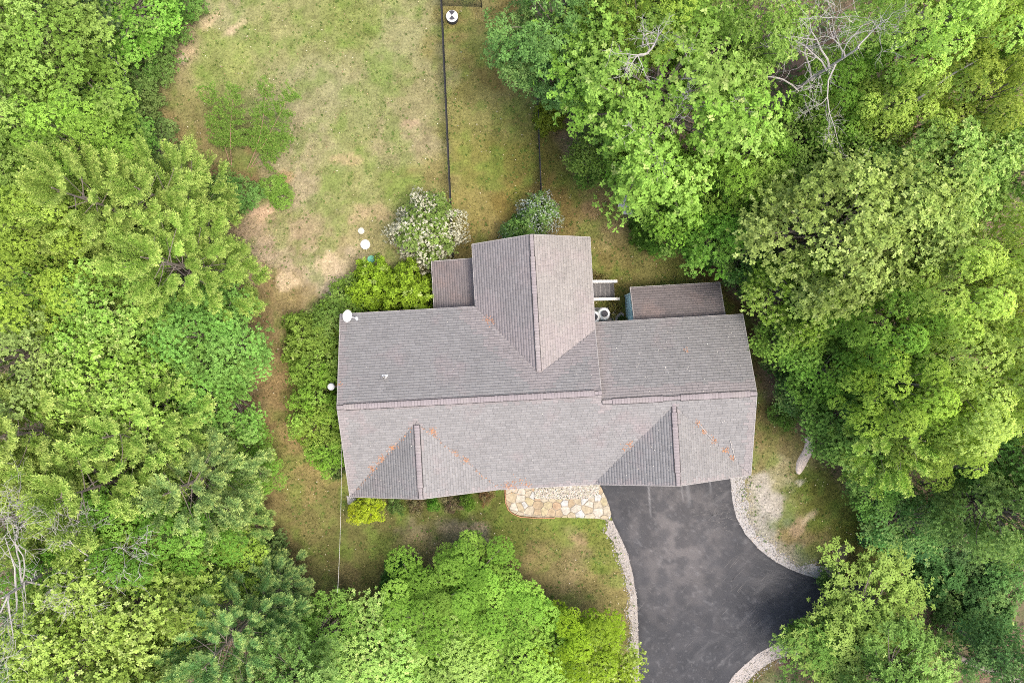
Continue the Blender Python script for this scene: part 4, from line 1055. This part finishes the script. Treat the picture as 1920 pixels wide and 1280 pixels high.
# --- bottom trees
fine('fine2',880,1092,84,5.0,(.155,.285,.04),'vivid green lobed tree pointing at the house front',group=GB)
fine('fine1',790,1170,95,5.6,BG,'lobed tree left of the vivid one below the front lawn',group=GB)
fine('fine1',950,1145,90,5.6,(.20,.34,.05),'lobed tree right of the vivid one below the front lawn',group=GB)
maple('maple1',720,1245,105,6.2,PG,'pale tipped maple at the bottom edge left of centre',group=GB)
maple('maple2',860,1240,115,6.8,PG,'pale maple at the bottom edge near the centre',group=GB)
maple('maple2',985,1235,105,6.6,(.21,.345,.055),'bright maple at the bottom edge right of centre',group=GB)
fine('fine2',1085,1215,85,4.8,(.20,.29,.025),'yellow tree beside the lower driveway',group=GB)
maple('maple1',1120,1275,75,4.8,(.19,.28,.025),'yellow green maple at the bottom edge beside the driveway',group=GB)
# --- right wood
oak('oak2',1040,55,118,6.5,(.135,.265,.080),'big leaved blue green tree over the top of the narrow run',group=GR)
oak('oak2',1075,130,75,4.6,(.115,.235,.070),'lower blue green boughs above the right wire fence',group=GR)
fine('fine1',1215,15,120,8.0,YG,'yellow green crown at the top edge behind the dead twigs',group=GR)
big=maple('maple3',1235,165,200,7.6,(.185,.31,.055),'very large green maple with bare dead twigs near the top',group=GR)
maple('maple3',1370,90,120,7.4,(.18,.30,.055),'bright green maple left of the crooked dead tree',group=GR)
maple('maple2',1142,288,60,3.8,(.12,.22,.035),'leafy green tree at the right edge of the rear yard',group=GR)
maple('maple2',1235,340,88,4.8,LG,'vivid green tree above the octagonal table',group=GR)
maple('maple2',1280,405,66,3.6,(.09,.20,.03),'vivid low tree reaching towards the shed',group=GR)
oak('oak1',1365,330,85,5.4,(.13,.25,.03),'bright big leaved tree right of the very large maple',group=GR)
oak('oak1',1345,420,72,4.4,(.11,.24,.03),'low bright big leaved tree above the shed',group=GR)
maple('maple3',1392,478,55,3.2,(.10,.22,.045),'dark leafy tree just above the shed roof',group=GR)
fine('fine2',1715,60,120,8.4,YG2,'bright yellow crown at the top edge right of the dead tree',group=GR)
fine('fine1',1830,30,90,8.2,YG,'yellow green crown at the top edge near the right corner',group=GR)
maple('maple2',1905,90,80,7.0,MG,'green tree in the top right corner',group=GR)
fine('fine1',1660,215,75,6.4,YG2,'yellow lobed crown below the bare leaning stem',group=GR)
fine('fine2',1815,195,100,7.4,YG,'yellow green crown right of the bare leaning stem',group=GR)
fine('fine1',1560,190,80,5.2,BG,'bright crown just under the dead tree',group=GR)
maple('maple3',1500,270,75,4.2,MG,'green understory tree below the dead tree',group=GR)
maple('maple2',1440,295,50,4.0,BG,'small bright tree right of the very large maple',group=GR)
maple('maple3',1580,310,75,4.6,BG,'bright understory tree above the light tipped maples',group=GR)
maple('maple3',1860,310,105,7.0,MG,'green tree at the right edge above the light tipped maple',group=GR)
maple('maple1',1745,340,115,7.2,PG,'pale tipped maple nearest the right edge',group=GR)
maple('maple1',1570,430,150,7.6,(.20,.285,.07),'large light tipped maple right of the shed',group=GR)
maple('maple1',1690,430,110,7.4,PG,'light tipped maple between the two other tipped maples',group=GR)
maple('maple1',1505,545,92,5.4,(.17,.28,.04),'bright maple overhanging the garage corner',group=GR)
maple('maple2',1500,628,68,4.0,BG,'bright low maple close to the rear garage corner',group=GR)
fine('fine1',1875,480,85,7.8,YG2,'yellow lobed crown at the right edge beside the tipped maples',group=GR)
fine('fine2',1755,560,100,7.8,YG2,'yellow lobed crown in the middle of the right wood',group=GR)
fine('fine1',1880,600,95,8.0,YG2,'yellow lobed crown at the right edge level with the rear wing',group=GR)
fine('fine2',1640,620,90,6.6,BG,'bright lobed crown right of the garage maples',group=GR)
fine('fine1',1800,690,115,8.0,YG2,'largest yellow lobed crown in the right wood',group=GR)
fine('fine2',1895,745,85,7.8,YG,'yellow green crown at the right edge level with the ridge',group=GR)
fine('fine2',1665,720,95,6.8,YG,'yellow green lobed crown right of the garage ridge',group=GR)
maple('maple2',1545,700,75,4.2,(.135,.265,.045),'green tree beside the garage gable end',group=GR)
maple('maple3',1508,735,50,2.6,(.085,.20,.055),'dark bushy tree touching the garage gable end',group=GR)
maple('maple2',1590,790,85,4.4,(.115,.24,.05),'dark green tree above the curved pale rock',group=GR)
hem('hem2',1665,810,100,5.6,(.20,.33,.06),'feathery light green tree right of the curved pale rock',group=GR)
fine('fine1',1745,800,80,6.6,YG,'yellow green crown at the lower end of the yellow trees',group=GR)
maple('maple2',1640,890,60,3.2,(.12,.24,.05),'low green tree at the lawn edge below the feathery one',group=GR)
maple('maple3',1690,970,70,3.0,(.085,.19,.05),'dark low tree at the lawn edge above the oak',group=GR)
maple('maple2',1880,850,90,6.0,(.10,.21,.05),'green tree at the right edge below the yellow trees',group=GR)
maple('maple2',1885,960,100,6.8,(.13,.235,.055),'bright green tree at the right edge above the fallen trunk',group=GR)
oak('oak1',1628,1188,132,6.0,(.195,.295,.060),'large bright oak with rosettes of leaves beside the lower driveway',group=GR)
oak('oak1',1545,1205,66,4.2,(.11,.22,.04),'lower oak bough over the driveway edge',group=GR)
oak('oak1',1680,1270,100,5.4,(.15,.255,.055),'oak at the bottom edge below the large bright one',group=GR)
maple('maple2',1870,1225,65,4.4,(.09,.20,.06),'small green tree in the bottom right corner',group=GR)

# --- shrubs
def bush(*a,**k): return put('shrub',*a,cat='shrub',**k)
bush('dense',302,272,46,.9,(.085,.16,.045),'round clipped dark shrub at the upper left lawn edge')
bush('shrub2',262,150,58,1.0,(.09,.175,.04),'tangled shrub beside the fallen birch stems')
bush('shrub1',235,212,55,1.2,(.12,.20,.05),'light green shrub above the round dark shrub')
bush('shrub2',300,70,55,.9,(.085,.185,.035),'shrub at the top left corner of the back lawn')
bush('shrub1',330,10,45,.9,(.085,.185,.035),'shrub at the top edge beside the bare pink soil')
bush('shrub1',440,370,42,1.0,(.10,.20,.045),'green shrub under the leaning birch sapling')
bush('shrub2',405,360,40,1.1,(.11,.20,.04),'green shrub between the pine and the birch sapling')
bush('shrub1',520,358,30,.35,(.12,.22,.04),'low sprawling plant on the sandy lawn')
bush('shrub3',700,535,48,1.6,(.225,.355,.03),'vivid lime shrub left of the porch roof')
bush('shrub3',765,545,50,1.7,(.20,.335,.03),'vivid lime shrub touching the porch roof')
bush('shrub2',655,560,45,1.0,(.14,.23,.04),'dull green shrub between the lime shrubs and the dish corner')
bush('shrub1',625,600,42,1.1,(.13,.235,.05),'green shrub at the rear left house corner behind the dish')
bush('shrub3',580,640,55,1.3,(.17,.29,.05),'leafy shrub spreading over the lawn left of the house')
bush('shrub1',605,690,50,1.4,(.17,.29,.045),'leafy shrub just above the white round fixture')
bush('shrub2',595,755,52,1.6,(.17,.31,.04),'tall bright hedge shrub just below the white round fixture')
bush('dense',605,800,48,1.4,(.20,.33,.045),'rounded bright shrub beside the left gable')
bush('dense',612,845,36,1.2,(.20,.33,.045),'lowest rounded shrub beside the left gable')
bush('shrub2',632,880,20,.6,(.06,.11,.03),'small dark shrub under the left eave')
bush('dense',693,951,27,1.0,(.32,.40,.02),'lime yellow low conifer at the left front corner',rot=.3)
bush('dense',672,958,19,.7,(.33,.41,.02),'pointed lime yellow tip beside the low conifer')
bush('shrub1',812,944,13,.6,(.07,.19,.02),'small bright green shrub under the middle of the front eave')
bush('shrub1',878,940,14,.7,(.10,.20,.025),'small bright green shrub near the flagstones')
bush('shrub2',740,948,16,.4,(.07,.12,.03),'small dull shrub right of the lime conifer')
bush('shrub2',780,946,18,.4,(.10,.085,.05),'dry brown shrub under the front eave')
bush('shrub2',846,945,18,.45,(.11,.08,.055),'dry brown shrub between the two small green shrubs')
bush('shrub2',912,928,16,.35,(.14,.085,.045),'dry rusty shrub left of the flagstones')
bush('shrub3',985,428,34,1.2,(.13,.25,.06),'green leaves under the pale flowers above the rear wing')
bush('shrub2',1118,525,18,.25,(.13,.09,.035),'dry brown weeds beside the rear wing wall')
bush('shrub2',1152,580,14,.25,(.15,.14,.04),'yellowish weeds between the tanks and the shed')
bush('shrub2',1166,600,10,.35,(.05,.11,.02),'dark green weeds at the shed wall')
bush('shrub2',1480,690,40,1.0,(.06,.13,.04),'dark shrub between the garage and the wood')
bush('shrub1',1470,780,26,.5,(.10,.19,.03),'small shrub right of the garage gable')
bush('shrub3',1700,1000,60,1.2,(.07,.165,.06),'broad dark shrub at the lower right lawn edge')
bush('shrub2',1780,1000,60,.8,(.055,.12,.045),'dark undergrowth shrub between trunk and lawn')
bush('shrub1',1840,1110,55,.8,(.06,.13,.04),'undergrowth shrub above the long fallen trunk')
bush('shrub3',1760,1080,50,.9,(.075,.165,.045),'leafy shrub right of the oak top')
bush('shrub1',1880,1080,55,1.0,(.085,.18,.05),'leafy shrub at the right edge above the fallen log')
bush('shrub2',1790,1160,48,.7,(.075,.155,.04),'undergrowth shrub left of the fallen log')
bush('shrub3',1850,1170,50,.9,(.08,.175,.05),'leafy shrub over the fallen log')
bush('shrub2',1830,930,55,1.2,(.06,.14,.04),'dark shrub in the gap under the bare snag')
bush('shrub3',750,1085,34,.7,(.055,.13,.03),'dark fern like shrub left of the vivid green tree')
bush('shrub2',500,1040,40,.8,(.055,.11,.035),'dark shrub above the small dark pine')
bush('shrub1',1105,322,28,.8,(.09,.20,.03),'bright low shrub at the right of the rear yard')
bush('shrub3',1222,428,36,1.3,(.10,.22,.03),'vivid shrub below the octagonal table')
bush('shrub3',1325,462,34,1.4,(.085,.19,.03),'vivid shrub above the shed roof')
bush('shrub2',1400,500,50,1.4,(.055,.12,.035),'dark shrub behind the shed at the wood edge')
bush('shrub3',1030,215,28,1.1,(.18,.26,.03),'yellow green shrub leaning on the right wire fence')
bush('shrub2',1560,1085,30,.5,(.06,.13,.03),'dark shrub where the gravel shoulder meets the oak')
bush('shrub1',1460,340,60,1.4,(.07,.15,.04),'understory shrub in the gap of the right wood')
bush('shrub3',1620,330,60,1.6,(.08,.17,.04),'understory shrub under the yellow crowns')

# flowering shrubs: leaves plus blossom
def flowering(px,py,rpx,zc,lc,bc,label,seed,nb):
    t=put('flowering_shrub','shrub1',px,py,rpx,zc,lc,label,cat='shrub')
    rg=np.random.default_rng(seed); n=nb; R=1.2;HT=1.3
    v=unit(rg.normal(0,1,(n,3))); v[:,2]=np.abs(v[:,2]); ph=np.arctan2(v[:,1],v[:,0])
    rad=rg.uniform(.98,1.34,n)*(1+.12*np.sin(4*ph+seed)+.1*np.sin(9*ph))
    pts=v*rad[:,None]*np.array([R,R,HT])+np.array([0,0,.08]); ax=unit(v*.7+np.array([0,0,.5])+rg.normal(0,.3,(n,3)))
    V,Fq,T,Hh=rosettes(pts,ax,rg,6,.055,.038,(0,60),.5,np.clip(rg.normal(.5,.15,n),0,1),rg.uniform(.0,.5,n))
    o=link('blossom',npmesh('blossom',V,Fq,T,Hh),M['blossom'],t); o.color=(*bc,1)
flowering(800,430,56,1.5,(.17,.25,.06),(.36,.36,.26),'large shrub with cream white blossom above the porch roof',21,2000)
flowering(1012,403,34,1.5,(.17,.29,.09),(.36,.42,.42),'shrub with pale bluish white flowers above the rear wing ridge',22,1100)
flowering(960,438,20,1.0,(.15,.26,.08),(.34,.40,.39),'small pale flowered shrub against the rear wing corner',23,160)

# leaning young birch in the back lawn
def sapling():
    rg=np.random.default_rng(31); b0=at(447,325); t=empty('birch_sapling',b0,0,label='thin leaning young birch with reddish stems on the back lawn',cat='tree')
    tips=[(388,165,3.0),(440,160,3.6),(500,155,3.8),(548,170,3.6),(545,250,2.4)]
    bases=[(432,312),(434,314),(462,318),(468,316),(470,314)]
    PC=[];PA=[]
    for (tp,bs) in zip(tips,bases):
        a=at(*bs)-b0; e=at(*tp)-b0; mb=MB(); pts=limb(mb,a-Vector((0,0,.05)),e,.020,.006,rg,.05,8,5); mb.build('stem',M['redstem'],t)
        P=np.array(pts); d=unit((P[-1]-P[0])[None])[0]; ss=unit(np.cross(d,[0,0,1.])[None])[0]
        tw=MB()
        for k in range(52):
            tt=rg.uniform(.25,1.0); o=P[0]+(P[-1]-P[0])*tt+np.interp(tt,np.linspace(0,1,len(P)),P[:,2]-(P[0]+(P[-1]-P[0])*np.linspace(0,1,len(P))[:,None])[:,2])*np.array([0,0,1])
            sd_=rg.choice([-1,1]); ln=rg.uniform(.4,1.0)*(1.25-tt*.6); dd=unit((ss*sd_*.9+d*.45+rg.normal(0,.15,3))[None])[0]
            tw.tube([tuple(o),tuple(o+dd*ln)],[.006,.003],3)
            nn=int(ln*34); q=rg.random(nn)
            PC.append(o+dd*(q*ln)[:,None]+rg.normal(0,.06,(nn,3))); PA.append(unit(np.array([0,0,1.])+rg.normal(0,.3,(nn,3))))
        tw.build('twigs',M['redstem'],t)
    C=np.concatenate(PC);A=np.concatenate(PA)
    V,Fq,T,Hh=rosettes(C,A,rg,3,.085,.055,(-10,25),.4,np.clip(rg.normal(.5,.15,len(C)),0,1),np.where(rg.random(len(C))<.04,.5,0))
    o=link('foliage',npmesh('foliage',V,Fq,T,Hh),M['leaffine'],t); o.color=(.15,.255,.05,1)
sapling()

# ------------------------------------------------------------------ dead wood
def branch_rec(mb, rg, p, d, L, r, depth, kids=3, curl=.35, up=0.0):
    pts=[p.copy()]; rad=[r]; n=5; q=p.copy(); dd=d.copy()
    nodes=[]
    for i in range(n):
        dd=unit((dd+rg.normal(0,curl*.35,3)+np.array([0,0,up]))[None])[0]; q=q+dd*L/n; pts.append(q.copy()); rad.append(max(.004,r*(1-.75*(i+1)/n))); nodes.append((q.copy(),dd.copy(),rad[-1]))
    mb.tube([tuple(x) for x in pts],rad,5 if depth>0 else 3)
    if depth>0:
        for k in range(kids+ (1 if depth>1 else 2)):
            q0,d0,r0=nodes[rg.integers(1 if k else n-1,n)]
            nd_=unit((d0*.7+rg.normal(0,.65,3))[None])[0]
            branch_rec(mb,rg,q0,nd_,L*rg.uniform(.4,.7),max(.008,r0*.75),depth-1,kids,curl,up)
def dead_tree(base,top,zt,label,seed,boughs,r=.16):
    a=at(*base); t=empty('dead_tree',a,0,label=label,cat='dead tree'); rg=np.random.default_rng(seed)
    e=np.array(at(*top,zt)-a); mb=MB(); limb(mb,(0,0,-.3),e,r,.04,rg,.03,7,8); mb.build('trunk',M['deadbark'],t)
    for (f,tx,ty,tz,rr) in boughs:
        p=e*f; q=np.array(at(tx,ty,tz)-a); mb=MB(); d=q-p; L=np.linalg.norm(d)
        branch_rec(mb,rg,p,d/L,L,rr*.62,3,3,.55); mb.build('branch',M['deadbark'],t)
dead_tree((1370,260),(1610,90),10.2,'bare silver dead tree with crooked branches near the top right',41,
  [(.98,1640,15,10.6,.075),(.82,1545,5,10.8,.085),(.7,1520,40,10.4,.075),(.86,1465,205,9.4,.075),(.75,1570,160,9.4,.06),(.6,1450,85,8.6,.075),(.8,1480,40,10.6,.07),(.9,1590,40,10.8,.06),(.92,1560,60,11.0,.06)],.17)
dead_tree((190,985),(5,1120),11.0,'bare silver dead tree at the left edge near the bottom',42,
  [(.9,-20,1010,11.2,.075),(.85,50,1000,11.0,.075),(.95,70,1190,10.8,.075),(.82,130,1165,10.2,.075),(.95,-10,1200,11,.07),(.75,110,1030,10.4,.07),(.9,30,1215,10.8,.07),(.85,100,1010,11.0,.06)],.2)
dead_tree((270,935),(160,1050),10.0,'smaller bare dead tree right of the silver dead tree',43,
  [(.95,130,955,10.2,.05),(.9,235,1060,9.8,.05),(.85,215,1095,9.6,.045),(.9,115,1000,10.2,.045),(.95,170,1160,9.8,.05),(.9,120,1190,9.8,.045),(.85,180,1000,10.0,.045)],.10)
def dead_twigs(parent_label_tree, spots, seed):
    rg=np.random.default_rng(seed)
    for (x0,y0,x1,y1,z,rr) in spots:
        inv=parent_label_tree.matrix_basis.inverted()
        a=at(x0,y0,z-.5);b=at(x1,y1,z+.3); mb=MB(); d=np.array(b-a); L=np.linalg.norm(d)
        branch_rec(mb,rg,np.array(a),d/L,L,rr,2,4,.4)
        mb.v=[tuple(inv@Vector(v)) for v in mb.v]
        mb.build('dead_branch',M['deadbark'],parent_label_tree,label='bare silver twigs sticking out of the leaves')
dead_twigs(big,[(1215,100,1165,112,11.9,.05),(1215,98,1248,60,11.9,.05),(1205,85,1200,62,11.9,.04),(1215,100,1165,108,11.2,.035),(1215,98,1250,62,11.2,.035),(1220,95,1200,70,11.3,.03),(1275,160,1280,185,10.6,.03),(1275,150,1310,135,10.6,.03),(1295,120,1284,98,10.8,.025),(1210,260,1175,268,9.6,.03),(1225,290,1245,300,9.4,.025),(1245,215,1260,235,9.8,.03),(1355,190,1385,205,9.6,.025)],44)
def log(name,pts,r0,r1,label,mat='bark',cat='fallen log'):
    b=at(*pts[0]); t=empty(name,(b.x,b.y,0),0,label=label,cat=cat)
    P=[at(*p)-Vector((b.x,b.y,0)) for p in pts]; n=len(P); mb=MB(); mb.tube(P,[r0+(r1-r0)*i/(n-1) for i in range(n)],10).build('stem',M[mat],t,True)
    rg=np.random.default_rng(int(pts[0][0])); mb=MB()
    for k in range(4):
        q=np.array(P[rg.integers(0,n)]); d=unit(rg.normal(0,1,3)[None])[0]; d[2]=abs(d[2]); mb.tube([tuple(q),tuple(q+d*.35)],[r1*.6,.006],5)
    mb.build('stub',M[mat],t)
log('fallen_log',[(1778,1222,.4),(1810,1238,.6),(1850,1252,.7),(1930,1285,.9)],.17,.22,'long grey fallen trunk near the bottom right corner')
log('bare_snag',[(1690,860,2.0),(1750,868,4.0),(1800,873,5.5),(1850,880,7.0)],.17,.10,'bare brown trunk leaning in the dark gap of the right wood',cat='snag')
log('leaning_stem',[(1715,190,8.6),(1755,160,9.0),(1785,140,9.3),(1835,112,9.6)],.07,.03,'bare leaning stem above the yellow crowns at the right','deadbark','stem')
log('fallen_birch',[(166,40,3.0),(185,62,2.8),(208,87,2.6)],.04,.03,'upper thin white fallen birch stem at the top left','birchbark','stem')
log('fallen_birch',[(192,90,2.2),(207,105,2.1),(237,135,1.9)],.05,.03,'lower thin white fallen birch stem at the top left','birchbark','stem')

# ------------------------------------------------------------------ sticks, needles and petals on the roof
def roofz(u,v):
    best=None
    for nm,zf,dn,poly,mt,lb in SLOPES:
        if inpoly(np.array(u),np.array(v),poly): best=zf(u,v)
    return best
def roofpt(px,py):
    z=4.3
    for _ in range(5):
        u,v=pix2uv(px,py,z); q=roofz(u,v)
        if q is None: break
        z=q
    return uvw(u,v,z+.03)
def stick(x0,y0,x1,y1,r,label):
    a,b=roofpt(x0,y0),roofpt(x1,y1); mb=MB(); n=6
    pts=[a.lerp(b,i/n)+Vector((0,0,.02)) for i in range(n+1)]
    t=empty('fallen_stick',a,0,label=label,cat='stick',group='sticks on the roof')
    rg=np.random.default_rng(int(x0))
    P=[p-a+Vector((rg.normal(0,.015),rg.normal(0,.015),0)) for p in pts]
    mb.tube(P,[r*(1-.06*i) for i in range(n+1)],6).build('stem',M['deadbark'],t)
    m2=MB(); m2.tube([P[2],P[2]+Vector((.10,.06,.03))],[r*.5,r*.2],4); m2.tube([P[4],P[4]+Vector((-.09,.05,.02))],[r*.5,r*.2],4); m2.build('twig',M['deadbark'],t)
stick(1308,793,1337,825,.024,'longer grey stick on the garage gable roof, upper one')
stick(1368,826,1379,863,.020,'thin grey stick on the garage gable roof, lower one')
stick(1284,650,1287,662,.016,'short stick on the rear garage roof')
def strewn(name, spots, mat, L, Wd, label, z=.035):
    rg=np.random.default_rng(77); C=[];
    for (x,y,r_,n) in spots:
        for _ in range(n):
            p=roofpt(x+rg.normal(0,r_),y+rg.normal(0,r_)); C.append((p.x,p.y,p.z+rg.uniform(0,.03)))
    C=np.array(C); n=len(C); ph=rg.random(n)*6.28
    D=np.stack([np.cos(ph),np.sin(ph),rg.normal(0,.1,n)],1); N=unit(np.stack([rg.normal(0,.2,n),rg.normal(0,.2,n),np.ones(n)],1))
    V,Fq=leaves(C,unit(D),N,L*rg.uniform(.6,1.2,n),np.full(n,Wd),.02,.0)
    link(name,npmesh(name,V,Fq),M[mat],None,kind='stuff',label=label)
val=[]
for a,b in (((668,918),(776,798)),((790,800),(930,910))):
    for i in range(26):
        t=i/25; val.append((a[0]+(b[0]-a[0])*t,a[1]+(b[1]-a[1])*t,1.6,2))
strewn('fallen_needles',[(736,838,3,30),(716,858,3,26),(698,878,3,26),(708,866,3,10),(812,806,3,30),(816,812,2,16),(854,846,2.5,16),(874,862,3,26),(1180,832,3,26),(1308,793,3,20),(1338,826,3,26),(1320,808,2,24),(1360,844,3.5,34),(1372,857,2.5,22),(1168,842,3,10),(920,603,4,20),(912,597,3,14),(965,909,8,40),(950,911,3,24),(985,907,5,30),(1287,655,2,12),(637,722,2,14)]+val,'needle',.13,.017,'orange dry pine needles gathered in the roof valleys')
rg=np.random.default_rng(8)
strewn('fallen_petals',[(rg.uniform(1130,1395),rg.uniform(605,735),.1,1) for _ in range(60)]+[(rg.uniform(1150,1260),rg.uniform(800,900),.1,1) for _ in range(24)]+[(rg.uniform(1270,1390),rg.uniform(780,890),.1,1) for _ in range(12)]+[(rg.uniform(690,780),rg.uniform(830,925),.1,1) for _ in range(16)]+[(rg.uniform(650,1110),rg.uniform(600,900),.1,1) for _ in range(30)],'petal',.036,.03,'scattered pale petals lying on the shingles')

# ------------------------------------------------------------------ grass, litter and undergrowth
rg=np.random.default_rng(91)
N_=230000
gx_=rg.uniform(-24,24,N_); gy_=rg.uniform(-20.5,20.5,N_)
gpx=960+gx_/(K*H); gpy=640-gy_/(K*H)
keep=edgedist(gpx,gpy,CLEAR)>-14
keep&=~((gpx>interp(LE,gpy)-9+7*rg.random(N_))&(gpx<interp(RE,gpy)+12-8*rg.random(N_))&(gpy>870))
keep&=~((gpx>944)&(gpx<1150)&(gpy>880)&(gpy<973))
U=CT*gx_+ST*gy_; Vv=-ST*gx_+CT*gy_
keep&=~((U>-8.6)&(U<11.9)&(Vv>-7.3)&(Vv<.3)); keep&=~((U>-3.9)&(U<4)&(Vv>0)&(Vv<4.8))
dens=fbm(gx_,gy_,1.1,4,21.); keep&=rg.random(N_)<np.clip(dens*1.9-.35,.1,1)
gx_=gx_[keep];gy_=gy_[keep]; n=len(gx_)
colr,_=lawn_color(gx_,gy_); colr=colr*rg.uniform(.5,1.6,(n,1))*np.array([.97,1.05,.9])
B=3; ph=rg.random((n,B))*6.28; ln=rg.uniform(.05,.13,(n,B)); el=np.radians(rg.uniform(15,70,(n,B)))
D=np.stack([np.cos(ph)*np.cos(el),np.sin(ph)*np.cos(el),np.sin(el)],-1); C=np.stack([gx_,gy_,np.full(n,-.005)],-1)[:,None]+rg.normal(0,.015,(n,B,3))*np.array([1,1,0])
Sd=np.stack([-np.sin(ph),np.cos(ph),np.zeros_like(ph)],-1)*.010
V=np.stack([C-Sd,C+Sd,C+D*ln[...,None]],2).reshape(-1,3)
link('grass',npmesh('grass',V,np.arange(len(V)).reshape(-1,3),colr=np.repeat(colr,B*3,0)),M['blade'],None,kind='stuff',label='short sparse grass of the dry lawn')
# weeds and dry leaves dotted over the lawn
k_=rg.random(n)<.035; wx_=gx_[k_]; wy_=gy_[k_]; nw_=len(wx_)
V,Fq,T,Hh=rosettes(np.stack([wx_,wy_,np.full(nw_,.03)],1),unit(np.array([0,0,1.])+rg.normal(0,.15,(nw_,3))),rg,6,.085,.034,(5,35),.4,np.clip(rg.normal(.45,.2,nw_),0,1),None)
o=link('lawn_weeds',npmesh('lawn_weeds',V,Fq,T,Hh),M['leaf'],None,kind='stuff',label='small broad leaved weeds dotted over the lawn'); o.color=(.10,.17,.04,1)
k_=rg.random(n)<.025; wx_=gx_[k_]; wy_=gy_[k_]; nw_=len(wx_); ph=rg.random(nw_)*6.28
V,Fq=leaves(np.stack([wx_,wy_,np.full(nw_,.06)],1),unit(np.stack([np.cos(ph),np.sin(ph),rg.normal(0,.2,nw_)],1)),unit(np.stack([rg.normal(0,.3,nw_),rg.normal(0,.3,nw_),np.ones(nw_)],1)),rg.uniform(.05,.11,nw_),rg.uniform(.03,.06,nw_),.06,.1)
lc=np.array([(.30,.22,.12),(.36,.30,.18),(.20,.12,.07),(.46,.42,.32)])[rg.integers(0,4,nw_)]
link('dry_leaves',npmesh('dry_leaves',V,Fq,colr=np.repeat(lc,4,0)),M['litterleaf'],None,kind='stuff',label='dry leaves scattered over the lawn')
# leaf litter and low plants under the trees
N_=60000
lx_=rg.uniform(-31,31,N_); ly_=rg.uniform(-21.5,21.5,N_); epx=960+lx_/(K*H); epy=640-ly_/(K*H)
ed_=edgedist(epx,epy,CLEAR); k1=ed_<rg.uniform(-30,12,N_); k1&=~((epx>interp(LE,epy))&(epx<interp(RE,epy)+10)&(epy>870))
lx1=lx_[k1];ly1=ly_[k1]; n=len(lx1)
ph=rg.random(n)*6.28; D=unit(np.stack([np.cos(ph),np.sin(ph),rg.normal(0,.25,n)],1)); Nn=unit(np.stack([rg.normal(0,.3,n),rg.normal(0,.3,n),np.ones(n)],1))
V,Fq=leaves(np.stack([lx1,ly1,rg.uniform(.06,.2,n)*0+.05],1),D,Nn,rg.uniform(.06,.13,n),rg.uniform(.04,.08,n),.05,.1)
lc=np.array([(.17,.10,.06),(.22,.15,.09),(.12,.075,.05),(.26,.19,.13)])[rg.integers(0,4,n)]*rg.uniform(.7,1.2,(n,1))
link('leaf_litter',npmesh('leaf_litter',V,Fq,colr=np.repeat(lc,4,0)),M['litterleaf'],None,kind='stuff',label='brown fallen leaves on the woodland floor')
N_=26000
ux=rg.uniform(-31,31,N_); uy=rg.uniform(-21.5,21.5,N_); epx=960+ux/(K*H); epy=640-uy/(K*H)
ed_=edgedist(epx,epy,CLEAR); pm=fbm(ux,uy,2.2,3,55.)
k2=(ed_<-14)&(pm>.40)&~((epx>interp(LE,epy))&(epx<interp(RE,epy)+14)&(epy>870)); ux=ux[k2];uy=uy[k2];n=len(ux)
C=np.stack([ux,uy,rg.uniform(.12,.9,n)*np.clip((pm[k2]-.35)*4,0,1)],1); A=unit(np.array([0,0,1.])+rg.normal(0,.25,(n,3)))
V,Fq,T,Hh=rosettes(C,A,rg,5,.15,.075,(0,35),.4,np.clip(rg.normal(.5,.18,n),0,1),None)
o=link('undergrowth',npmesh('undergrowth',V,Fq,T,Hh),M['leaf'],None,kind='stuff',label='low green undergrowth between the trees'); o.color=(.085,.175,.045,1)
